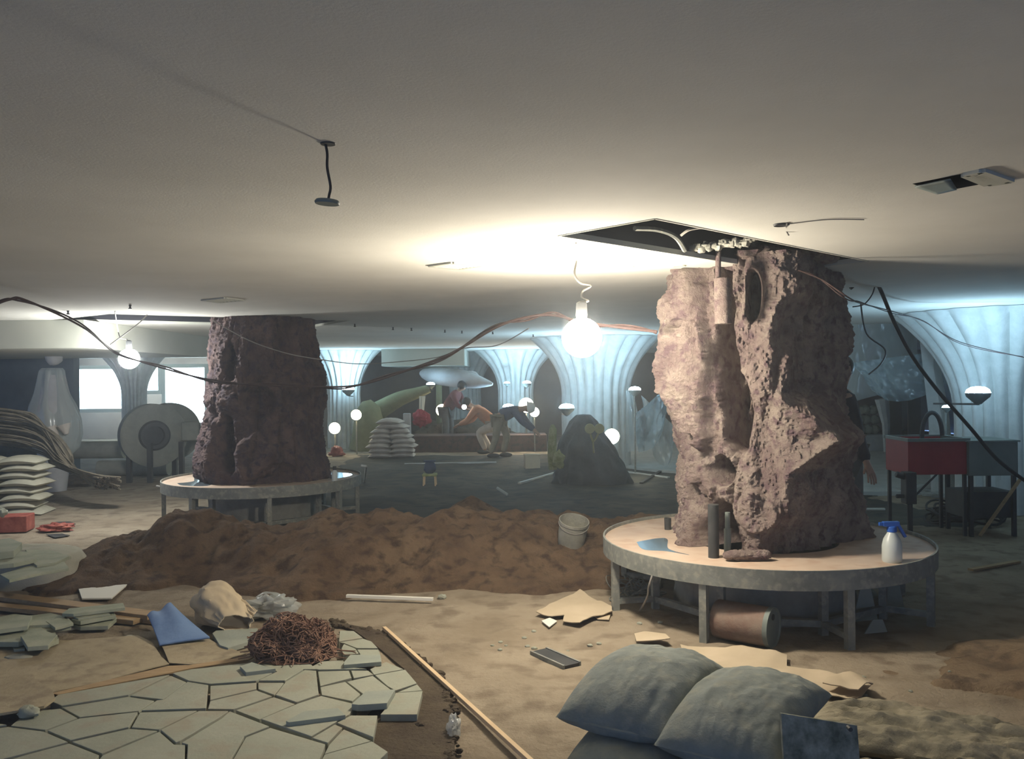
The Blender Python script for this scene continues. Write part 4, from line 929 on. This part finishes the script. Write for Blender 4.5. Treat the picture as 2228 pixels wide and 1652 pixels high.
# red items left
c = G(25,1160,0); t = thing('red_crate', (c.x,c.y,0), 'dark red box lying at the left edge behind the rubble sack', 'crate')
build('crate_body', MB().box((c.x-.08,c.y+.1,.09),(.42,.26,.17),.2), M['redcloth'], t, smooth=False, bevel=.01); build('crate_shadow_block', MB().box((c.x-.18,c.y-.02,.08),(.10,.05,.14),.2), M['dark'], t, smooth=False)  # dark block added for the shade at the crate's corner
c = G(118,1157,0); crumple((c.x,c.y+.05,.03),(.17,.10,.05),M['redcloth'],'crumpled red plastic bag lying right of the dark red box','red_bag','bag',51,.5,2.2,None,.005)
c = G(142,1140,0); sheet([(118,1138),(150,1136),(165,1141),(140,1146)],.012,M['dark'],'small dark flat scrap just behind the crumpled red bag',name='rubber_scrap',cat='scrap')
sheet([(100,1164),(135,1162),(152,1166),(120,1171)],.012,M['dark'],'thin brown sliver in front of the crumpled red bag',name='wood_sliver',cat='scrap')
sheet([(-20,1118),(30,1108),(80,1096),(95,1102),(60,1112),(0,1124)],.02,M['clear'],'thin shiny plastic sheet at the foot of the left sack wall',name='plastic_sheet',cat='plastic')

# ---------------------------------------------------------------- right side
def drape(p, n, matr, label, folds=10, fd=.04, name='plastic_sheet', cat='plastic', sag=0, nv=30):
    # p: four corner points (top left, top right, bottom right, bottom left)
    f = lambda u,v: (lambda q: Vector((q.x, q.y+fd*math.sin(u*folds)*(.2+v)+fd*.8*nz(u*3,v*2,n,1.5,3), q.z-sag*math.sin(u*PI)*(v if sag>0 else 1))))((p[0]*(1-u)+p[1]*u)*(1-v)+(p[3]*(1-u)+p[2]*u)*v)
    return solo(name, MB().grid(f,60,nv), matr, label, cat)
drape([P(1835,700,12),P(2000,697,12),P(2000,835,12),P(1835,885,12)],1,M['film'],'broad milky sheet hanging from the ceiling edge right behind the near pillar',8,.06,sag=-.02)
solo('plaster_screen', boxs(P(1835,800,12.4).x,P(1992,800,12.4).x,12.4,12.45,1.28,CEIL), M['plaster'], 'pale panel hanging behind the milky sheet right of the near pillar', 'panel', smooth=False)
drape([P(1985,700,11.6),P(2085,760,11.4),P(2090,800,11.4),P(2030,830,11.6)],2,M['filmblue'],'thin blue film slung across the gap left of the big right column',7,.10,sag=.12)
drape([P(1850,790,11.2),P(2000,770,11.2),P(2040,830,11.2),P(1900,850,11.2)],5,M['filmblue'],'sagging blue film strip crossing low in front of the milky sheet',5,.12,sag=.2)
drape([P(1362,850,14.2),P(1378,850,14.2),P(1405,975,14.2),P(1362,985,14.2)],3,M['film'],'milky sheet hanging down beside the right edge of the widest column',9,.05)
drape([P(1378,905,14),P(1460,835,14),P(1460,880,14),P(1390,985,14)],4,M['filmblue'],'torn film swagged diagonally up to the left edge of the near pillar',8,.12,sag=.25)
drape([P(1395,860,14.1),P(1470,930,14.1),P(1460,1000,14.1),P(1420,985,14.1)],6,M['film'],'lowest film flap trailing on the floor left of the near pillar',6,.08,sag=.15)
t = thing('plaster_post', (P(2042,930,11).x,11,0), 'angular white plaster post rising left of the big right column', 'post')
build('shaft', MB().tube([(P(2050,1000,11).x,11,0),P(2040,900,11),P(2025,800,11),P(2022,700,11.0)],[.16,.13,.11,.16],5), M['plaster'], t, smooth=False)
c = P(1922,900,17); solo('tapered_post', MB().tube([(c.x+.05,17,0),(c.x+.05,17,.6),(c.x-.03,17,1.1)],[.05,.08,.14],8), M['plaster'], 'slender white tapered post below the hanging panel', 'post')
for i,(a,b_,lab) in enumerate(((1936,1962,'left of two dark brown panels behind the white tapered post'),(1976,2004,'right of two dark brown panels behind the white tapered post'))):
    x0, x1 = P(a,900,17.5).x, P(b_,900,17.5).x; solo('brown_panel', boxs(x0,x1,17.5,17.55,.05,1.25), M['wallback'], lab, 'panel', 'brown panels at the far right', smooth=False)
for i in range(12):
    rd = hsh('br',i); q = P(1856+ (i%4)*15+rd.uniform(-3,3),885+(i//4)*22,17.4); rock((q.x,17.4,P(1856,889+(i//4)*21,17.4).z-.03),(.10,.09,.09),M['stone'],'%s rounded stone in the %s row of the far heap beyond the near pillar' % (['leftmost','second','third','rightmost'][i%4],['top','middle','bottom'][i//4]),'rounded stones heaped at the far right',seed=70+i,n=.2)
solo('stone_ledge', boxs(P(1840,900,17.4).x,P(1925,900,17.4).x,17.25,17.6,.05,P(1880,940,17.4).z-.06), M['plaster'], 'low pale ledge carrying the far rounded stones right of the near pillar', 'ledge', smooth=False)
# red box on stand
Db = 8.3; tl, br_ = P(1977,958,Db), P(2105,1031,Db)
t = thing('red_box', ((tl.x+br_.x)/2,Db,0), 'dark red open topped metal box on thin legs at the right', 'box')
W_, H_ = br_.x-tl.x, tl.z-br_.z; cx_ = (tl.x+br_.x)/2; zb_ = br_.z
m = MB(); tk = .012
m.box((cx_,Db,zb_+H_/2),(W_,tk,H_)); m.box((cx_,Db+.5,zb_+H_/2),(W_,tk,H_)); m.box((cx_-W_/2,Db+.25,zb_+H_/2),(tk,.5,H_)); m.box((cx_+W_/2,Db+.25,zb_+H_/2),(tk,.5,H_)); m.box((cx_,Db+.25,zb_),(W_,.5,tk))
build('box_body', m, M['red'], t, smooth=False, bevel=.003)
m = MB(); zt_ = zb_+H_
m.bar((cx_-W_/2-.02,Db-.01,zt_),(cx_+W_/2+.02,Db-.01,zt_),.03).bar((cx_-W_/2-.02,Db+.51,zt_),(cx_+W_/2+.02,Db+.51,zt_),.03).bar((cx_-W_/2,Db,zt_),(cx_-W_/2,Db+.5,zt_),.03).bar((cx_+W_/2,Db,zt_),(cx_+W_/2,Db+.5,zt_),.03)
build('rim', m, M['grey'], t, smooth=False)
for dx in (-1,1):
    for dy in (.02,.48): build('leg', MB().bar((cx_+dx*(W_/2-.02),Db+dy,0),(cx_+dx*(W_/2-.02),Db+dy,zb_),.03), M['dark'], t, smooth=False)
build('brace', MB().bar((cx_-W_/2+.02,Db+.02,.35),(cx_,Db+.02,zb_),.015), M['dark'], t, smooth=False)
c = P(1972,1060,8.2); solo('power_tool', MB().box((c.x,8.15,c.z),(.10,.12,.30)).tube([(c.x-.03,8.15,c.z+.10),(c.x-.12,8.15,c.z+.13)],.03,10).tube([(c.x-.03,8.15,c.z-.08),(c.x-.12,8.15,c.z-.08)],.02,10).bar((c.x,8.15,.0),(c.x,8.15,c.z-.1),.03), M['dark'], 'dark machine part standing against the left leg of the red box', 'machine', bevel=.01)
tl, br_ = P(2108,962,8.25), P(2216,1035,8.25); W2, H2 = br_.x-tl.x, tl.z-br_.z; cx2 = (tl.x+br_.x)/2
t = thing('grey_box', (cx2,8.25,0), 'grey green metal box standing right beside the red box', 'box')
build('box_body', MB().box((cx2,8.5,br_.z+H2/2),(W2,.5,H2)), M['grey'], t, smooth=False, bevel=.008)
build('lid_edge', MB().box((cx2,8.5,tl.z+.005),(W2+.03,.53,.015)), M['grey'], t, smooth=False)
for dx in (-1,1):
    for dy in (.03,.47): build('leg', MB().bar((cx2+dx*(W2/2-.03),8.25+dy,0),(cx2+dx*(W2/2-.03),8.25+dy,br_.z),.035), M['dark'], t, smooth=False)
build('shelf', MB().box((cx2,8.5,.30),(W2,.4,.25)), M['dark'], t, smooth=False)
c = P(2028,925,8.9); build_arch = MB().tube([P(2028+22*math.cos(a),948-50*math.sin(a),8.55) for a in [PI*k/16 for k in range(17)]]+[P(2006,1020,8.55)],.022,8)
solo('arched_hose', build_arch, M['dark'], 'dark hose arched up out of the red box', 'hose')
# hose coil below
m = MB()
for i in range(9):
    rd = hsh('coil',i); c_ = G(2110+rd.uniform(-10,12),1140+rd.uniform(-6,6),0); R_ = .22+.10*rd.random()
    m.tube([Vector((c_.x+R_*1.3*math.cos(a),c_.y+.1+R_*math.sin(a),.03+.03*i*.5+.03*math.sin(3*a+i))) for a in [2*PI*k/28 for k in range(29)]],.012,6)
solo('hose_coil', m, M['cable'], 'loose coils of dark hose on the floor below the red box', 'hose')
c = G(2010,1075,0); crumple((c.x,c.y+.05,.05),(.30,.16,.07),M['clear'],'crumpled shiny plastic on the floor behind the red box legs','plastic_heap','plastic',61,.5,2,None,.01)
c = G(2085,1085,0); crumple((c.x,c.y+.1,.05),(.30,.14,.06),M['clear'],'second crumpled shiny plastic heap, right under the red box','plastic_heap','plastic',63,.5,2,None,.01)
A, B = P(2165,1095,8.2), P(2222,1040,8.2); solo('leaning_stick', MB().bar(Vector((A.x-.15,A.y,.02)),B,.03,.02), M['wood'], 'stick leaning below the grey green box at the right edge', 'stick', smooth=False)
A, B = G(1880,1108,.02), G(1925,1108,.02); solo('white_strip', MB().bar(A,B,.04,.02), M['white'], 'short white strip on the dark floor behind the bench, right of the near pillar', 'strip', smooth=False)
A, B = G(2112,1240,.02), G(2215,1222,.02); solo('long_splinter', MB().bar(A,B,.05,.015), M['wood'], 'pale flat splinter on dark ground right of the near bench', 'splinter', smooth=False)

# ---------------------------------------------------------------- cables
def cable(pts, r, matr, label, name='cable', cat='cable', n=8, twin=0):
    pl = smoothline(pts,n); m = MB().tube(pl,r,6)
    if twin: m.tube([p_+Vector((.0,.02,twin*math.sin(i*.35))) for i,p_ in enumerate(pl)],r*.8,6)
    return solo(name, m, M[matr], label, cat)
cable([P(-30,672,6.4),P(20,652,6.5),P(60,655,6.7),P(180,712,7.8),P(255,768,9),P(350,800,9),P(450,825,8.75),P(560,838,8.55),P(700,842,8.4),P(780,838,8),P(880,808,7.4),P(980,770,6.8),P(1080,712,6.2),P(1150,690,6),P(1205,686,5.9),P(1262,700,5.7),P(1345,712,5.6),P(1430,722,5.5)],.010,'cord','long heavy cable swagged from the left edge past both pillars',twin=.02)
cable([P(462,697,8.8),P(540,740,8.7),P(620,768,8.6),P(700,783,8.5),P(780,792,9),P(860,788,9.5),P(950,778,10),P(1010,758,9),P(1080,752,8),P(1150,715,6.8)],.005,'wire','thin pale wire slung across the farther pillar')
cable([P(325,680,9),P(300,705,9),P(240,750,9)],.006,'wire','short pale strip slanting down above the left bulb',name='slanting_strip',cat='strip')
cable([P(1738,588,5.2),P(1790,610,5.15),P(1850,650,5.1),P(1880,662,6),P(1950,680,7.5),P(2010,700,8.4),P(2090,745,8.6),P(2228,778,8.6)],.005,'cord','thin reddish twin wire draped from the top of the near pillar to the right edge',twin=.012)
cable([P(1850,628,7),P(1872,612,7),P(1905,612,7),P(1945,700,7.2),P(1985,775,7.3),P(2040,850,7.4),P(2110,930,7.5),P(2170,1000,7.6),P(2235,1050,7.7)],.016,'cable','thick black cable running down from the ceiling to the right edge',n=6)
cable([P(1905,614,7),P(1898,640,7),P(1880,662,7),P(1855,668,7)],.005,'cable','thin black loop hanging below the ceiling right of the near pillar')
cable([P(1872,655,8.45),P(1885,725,8.5),P(1925,760,8.5),P(1918,790,8.5),P(1890,815,8.5)],.008,'cable','thin curved cable hanging in front of the milky sheet')
cable([G(1712,486,CEIL-.005),P(1710,500,4.25),P(1716,512,4.3)],.004,'wire','short wire end poking from the round ceiling hole above the near pillar')
cable([G(1720,487,CEIL-.004),G(1800,478,CEIL-.004),G(1880,478,CEIL-.004)],.0025,'wire','thin wire running along the ceiling to the right of the round hole')
cable([G(1490,600,2.25),P(1470,540,4.6),P(1420,505,4.6),P(1380,500,4.8)],.012,'steel','bent grey conduit inside the ceiling opening above the bulb',name='conduit',cat='conduit') if False else None
cable([P(1381,497,4.55),P(1430,500,4.7),P(1470,516,4.85),P(1490,545,5.0)],.014,'steel','bent grey conduit curving down inside the ceiling opening',name='conduit',cat='conduit')
cable([P(1482,512,4.8),P(1500,500,4.75),P(1530,495,4.75)],.008,'wire','short pale conduit end at the edge of the ceiling opening',name='conduit',cat='conduit')
# ragged metal strip across pillar top
m = MB()
A, B = P(1486,543,5.15), P(1636,523,4.95)
for k in range(22):
    f = k/21; q = A*(1-f)+B*f; rd = hsh('rag',k); m.ball(q+Vector((0,0,rd.uniform(-.01,.01))),(.03,.03,rd.uniform(.012,.03)),8,6,.4,3,k)
m.bar(A,B,.04,.012)
solo('crusted_strip', m, M['bucket'], 'ragged mortar crusted strip across the ceiling opening over the near pillar', 'strip')
# hanging disc
t = thing('hanging_disc', G(709,312,CEIL), 'round grey cover plate dangling from the ceiling on a black cord', 'ceiling fitting')
Dd = 2.7; top = G(708,312,CEIL); Dd = top.y
build('cord', MB().tube(smoothline([top,P(712,335,Dd),P(712,365,Dd),P(719,405,Dd),P(716,425,Dd),P(714,436,Dd)],5),.0045,6), M['cable'], t)
mm = Matrix.Rotation(math.radians(4),3,'Y')
build('cover_plate', MB().lathe([(0,-.006),(.036,-.006),(.038,0),(.034,.006),(0,.008)],P(712,440,Dd),28,mm), M['grey'], t)
build('ceiling_hole_ring', MB().lathe([(.0,-.004),(.022,-.004),(.024,0)],(top.x+.008,top.y,CEIL),20), M['dark'], t)
# vents
def vent(poly, label):
    pts = [G(a,b,CEIL).xy for a,b in poly]; c = sum(pts,Vector((0,0)))/4
    t = thing('ceiling_vent', (c.x,c.y,CEIL), label, 'vent', 'ceiling vents')
    m = MB(); 
    for i in range(4): m.bar((pts[i].x,pts[i].y,CEIL-.006),(pts[(i+1)%4].x,pts[(i+1)%4].y,CEIL-.006),.03,.012)
    build('frame', m, M['soffit'], t, smooth=False)
    m = MB().add([(p.x,p.y,CEIL-.002) for p in pts],[(0,1,2,3)]); build('backing', m, M['dark'], t, smooth=False)
    m = MB()
    for k in range(1,6):
        f = k/6; a = pts[0]*(1-f)+pts[1]*f; b = pts[3]*(1-f)+pts[2]*f; m.bar((a.x,a.y,CEIL-.008),(b.x,b.y,CEIL-.008),.012,.008)
    build('louvre', m, M['soffit'], t, smooth=False)
    return t
vent([(935,577),(985,570),(1048,576),(1000,583)],'square ceiling vent in the bright patch left of the bulb')
vent([(440,652),(490,647),(528,652),(478,657)],'square ceiling vent just before the farther pillar')
vent([(2100,377),(2135,369),(2198,391),(2150,398)],'square ceiling vent at the far right, beside the open hatch')
sheetp2 = [G(1990,402,CEIL),G(2040,418,CEIL),G(2082,408,CEIL-.012),G(2068,386,CEIL-.008)]
solo('hatch_flap', MB().grid(lambda u,v:(sheetp2[0]*(1-u)+sheetp2[3]*u)*(1-v)+(sheetp2[1]*(1-u)+sheetp2[2]*u)*v-Vector((0,0,.004)),6,6), M['grey'], 'sagging flap of the open ceiling hatch at the right', 'hatch').modifiers.new('t','SOLIDIFY').thickness = .006
for px_,py_,r_,lab in ((1700,488,.035,'round dark hole in the ceiling above the near pillar'),(1362,580,.05,'small round downlight ring in the ceiling right of the bulb'),(1478,578,.04,'pale round fitting on the ceiling beside the near pillar top')):
    q = G(px_,py_,CEIL); solo('ceiling_ring', MB().lathe([(0,-.004),(r_*.8,-.004),(r_,-.008),(r_*1.1,-.001)],(q.x,q.y,CEIL),24,cap=False), M['dark' if px_==1700 else 'soffit'], lab, 'ceiling fitting')
for i,(px_,py_) in enumerate(((772,705),(855,712),(895,714),(968,718),(1005,720),(1072,722),(1160,728),(283,664),(148,676),(460,761),(494,760))):
    q = G(px_,py_,CEIL); solo('sprinkler_head', MB().lathe([(.0,-.04),(.018,-.036),(.007,-.02),(.013,0)],(q.x,q.y,CEIL),12), M['dark'], '%s dark sprinkler head from the left along the far ceiling' % ['fifth','sixth','seventh','eighth','ninth','tenth','rightmost','second','leftmost','third','fourth'][i], 'sprinkler', 'sprinkler heads on the far ceiling')

# ---------------------------------------------------------------- people
def skinned(name, verts, edges, radii, matr, parent, sub=1):
    me = bpy.data.meshes.new(name); c = Vector(verts[0]); me.from_pydata([tuple(Vector(v)-c) for v in verts], edges, [])
    o = bpy.data.objects.new(name, me); COL.objects.link(o); o.location = c
    s_ = o.modifiers.new('skin','SKIN'); s_.use_smooth_shade = True
    lay = me.skin_vertices[0] if len(me.skin_vertices) else None
    if lay is None: 
        bm = bmesh.new(); bm.from_mesh(me); bm.verts.layers.skin.verify(); bm.to_mesh(me); bm.free(); lay = me.skin_vertices[0]
    for i,r in enumerate(radii):
        lay.data[i].radius = (r,r) if not isinstance(r,tuple) else r; lay.data[i].use_root = (i==0)
    ss = o.modifiers.new('sub','SUBSURF'); ss.levels = sub; ss.render_levels = sub
    me.materials.append(matr)
    if parent: o.parent = parent; o.matrix_parent_inverse = Matrix.Translation(-parent.location)
    return o
def person(base, heading, J, label, jacket, trousers, hairlike='hair', helmet=False, scale=1, fingers=True):
    R = Matrix.Rotation(heading,3,'Z'); B = Vector(base)
    W = lambda p_: B+R@(Vector(p_)*scale)
    t = thing('person', B, label, 'person')
    v, e, r = [], [], []
    def add(p_, rad_, par=None):
        v.append(W(p_)); r.append(rad_*scale)
        if par is not None: e.append((par,len(v)-1))
        return len(v)-1
    pel = add(J['pelvis'],.12); ch = add(J['chest'],.13,pel); nk = add(J['neck'],.055,ch); hd = Vector(J['head']); nkv = Vector(J['neck'])
    up = (hd-nkv).normalized(); h1 = add(nkv+up*.06,.058,nk); h2 = add(hd,.088,h1); h3 = add(hd+up*.09,.07,h2)
    fw = Vector(J.get('face',(1,0,0))).normalized(); add(hd+fw*.095-up*.01,.018,h2)
    sidev = up.cross(fw).normalized()
    for s_ in (-1,1): add(hd+sidev*s_*.088-up*.01,.018,h2)
    ends = {}
    for s_ in ('L','R'):
        sh_ = add(J['sh'+s_],.058,ch); el = add(J['el'+s_],.042,sh_); wr = add(J['wr'+s_],.028,el); ends[s_] = wr
        d = (Vector(J['wr'+s_])-Vector(J['el'+s_])).normalized(); sd_ = d.cross(Vector((0,0,1)))
        sd_ = sd_.normalized() if sd_.length>.1 else Vector((0,1,0)); pl_ = sd_.cross(d)
        palm = add(Vector(J['wr'+s_])+d*.07,(.034),wr)
        if fingers:
            for k in range(4):
                off = sd_*(k-1.5)*.021; ln = (.075,.085,.08,.065)[k]
                f1 = add(Vector(J['wr'+s_])+d*.095+off,.0095,palm); f2 = add(Vector(J['wr'+s_])+d*(.095+ln*.55)+off*1.1-pl_*.01,.0088,f1); add(Vector(J['wr'+s_])+d*(.095+ln)+off*1.1-pl_*.028,.0078,f2)
            th_ = add(Vector(J['wr'+s_])+d*.05+sd_*.04,.011,palm); add(Vector(J['wr'+s_])+d*.09+sd_*.062-pl_*.01,.0095,th_)
        hp = add(J['hip'+s_],.085,pel); kn = add(J['kn'+s_],.055,hp); an = add(J['an'+s_],.038,kn); add(Vector(J['an'+s_])+Vector((.13,0,-.03)),.035,an)
    skinned('body', v, e, r, M['skin'], t)
    g = lambda names, rads, edges, nm, mt: skinned(nm, [W(J[n] if isinstance(n,str) else n) for n in names], edges, [x*scale for x in rads], M[mt], t)
    g(['pelvis','chest','neck','shL','elL','wrL','shR','elR','wrR'],[.155,.17,.085,.085,.065,.05,.085,.065,.05],[(0,1),(1,2),(1,3),(3,4),(4,5),(1,6),(6,7),(7,8)],'jacket',jacket)
    g(['pelvis','hipL','knL','anL','hipR','knR','anR'],[.145,.11,.08,.062,.11,.08,.062],[(0,1),(1,2),(2,3),(0,4),(4,5),(5,6)],'trousers',trousers)
    for s_ in ('L','R'):
        a = Vector(J['an'+s_]); build('shoe', MB().ball(W(a+Vector((.06,0,-.035))),(.13*scale,.055*scale,.05*scale),14,9).move(lambda q,a=a: q), M['dark'], t)
    hc = hd+up*.03
    mtx = R
    if helmet: build('helmet', MB().lathe([(.14,-.005),(.115,.0),(.113,.05),(.09,.10),(.04,.125),(0,.13)],W(hc),24,R @ up.to_track_quat('Z','X').to_matrix(),cap=False), M['helmet'], t)
    else: build('hair', MB().ball(W(hd+up*.035-fw*.02),(.105*scale,.10*scale,.11*scale),18,12,.08,3,2), M['hair'], t)
    return t
stand = dict(pelvis=(0,0,.92),chest=(.02,0,1.28),neck=(.03,0,1.46),head=(.05,0,1.60),face=(1,0,0),shL=(.02,.18,1.38),shR=(.02,-.18,1.38),elL=(.0,.25,1.10),elR=(.02,-.25,1.10),wrL=(.12,.24,.86),wrR=(.10,-.26,.86),hipL=(0,.09,.88),hipR=(0,-.09,.88),knL=(.03,.10,.48),knR=(.0,-.10,.48),anL=(0,.11,.08),anR=(-.03,-.11,.08))
# standing worker, stooped, far
s1 = dict(stand); s1.update(chest=(.16,0,1.18),neck=(.26,0,1.30),head=(.34,0,1.40),face=(.8,0,-.5),shL=(.2,.18,1.24),shR=(.2,-.18,1.24),elL=(.30,.24,.98),elR=(.32,-.22,.98),wrL=(.50,.12,.88),wrR=(.52,-.12,.90),pelvis=(-.05,0,.88),hipL=(-.05,.09,.84),hipR=(-.05,-.09,.84))
q = P(985,900,19.75); person((q.x-.1,19.75,0), -.35, s1, 'person in a maroon jacket with black hair stooping behind the stage edge', 'jacketred', 'trousers')
# bent worker with helmet
s2 = dict(stand); s2.update(pelvis=(-.18,0,.80),chest=(.12,0,.98),neck=(.27,0,.97),head=(.40,0,.99),face=(.5,0,-.85),shL=(.16,.17,.96),shR=(.16,-.17,.96),elL=(.32,.22,.72),elR=(.34,-.20,.72),wrL=(.52,.10,.55),wrR=(.54,-.08,.55),hipL=(-.18,.09,.76),hipR=(-.18,-.09,.76),knL=(-.04,.10,.42),knR=(-.22,-.10,.42),anL=(-.14,.11,.08),anR=(-.34,-.11,.08))
q = P(1112,940,17.2); person((q.x-.06,17.2,0), -.25, s2, 'person in navy jacket and white helmet bending forward left of the warm lamp stand', 'jacketblue', 'khaki', helmet=True)
# crouching worker with orange light put into the top's colour
s3 = dict(stand); s3.update(pelvis=(-.25,0,.62),chest=(.06,0,.92),neck=(.22,0,1.0),head=(.33,0,1.06),face=(.8,0,-.5),shL=(.1,.17,.95),shR=(.1,-.17,.95),elL=(.28,.2,.70),elR=(.28,-.2,.70),wrL=(.48,.1,.62),wrR=(.48,-.1,.62),hipL=(-.25,.09,.58),hipR=(-.25,-.09,.58),knL=(.08,.12,.46),knR=(.06,-.12,.44),anL=(-.10,.12,.08),anR=(-.14,-.12,.08))
q = P(1050,930,18.3); person((q.x,18.25,0), 2.9, s3, 'person in a top tinted by orange light and pale trousers crouching under the grey whale-like sculpture', 'orange', 'whitebag')
# person hidden behind the near pillar, arm hanging out to the right
s4 = dict(stand)
ps = P(1828,900,7.25); hb = Vector((ps.x,7.25,0))
Rr = Matrix.Rotation(-PI/2,3,'Z')
def loc(px_,py_,D): return Rr.inverted()@(P(px_,py_,D)-hb)
s4.update(shL=tuple(loc(1845,868,7.1)),elL=tuple(loc(1866,958,7.0)),wrL=tuple(loc(1886,1008,6.9)))
person(hb, -PI/2, s4, 'person in black jacket hidden behind the near pillar, one arm showing at its right', 'jacketdark', 'trousers')

# ---------------------------------------------------------------- haze
if HAZE:
    hm = bpy.data.materials.new('dusty air'); hm.use_nodes = True; nt = hm.node_tree; nt.nodes.clear()
    vs_ = nt.nodes.new('ShaderNodeVolumeScatter'); vs_.inputs['Color'].default_value = (.85,.93,1,1); vs_.inputs['Density'].default_value = HAZE; vs_.inputs['Anisotropy'].default_value = .55
    oo = nt.nodes.new('ShaderNodeOutputMaterial'); nt.links.new(vs_.outputs[0], oo.inputs['Volume'])
    hz = build('dusty_haze', boxs(-13.9,11.7,-2.9,24.3,-.05,CEIL-.01), hm, None, smooth=False)
    tag(hz, 'thin bluish dust haze filling the whole hall', 'haze', kind='stuff')
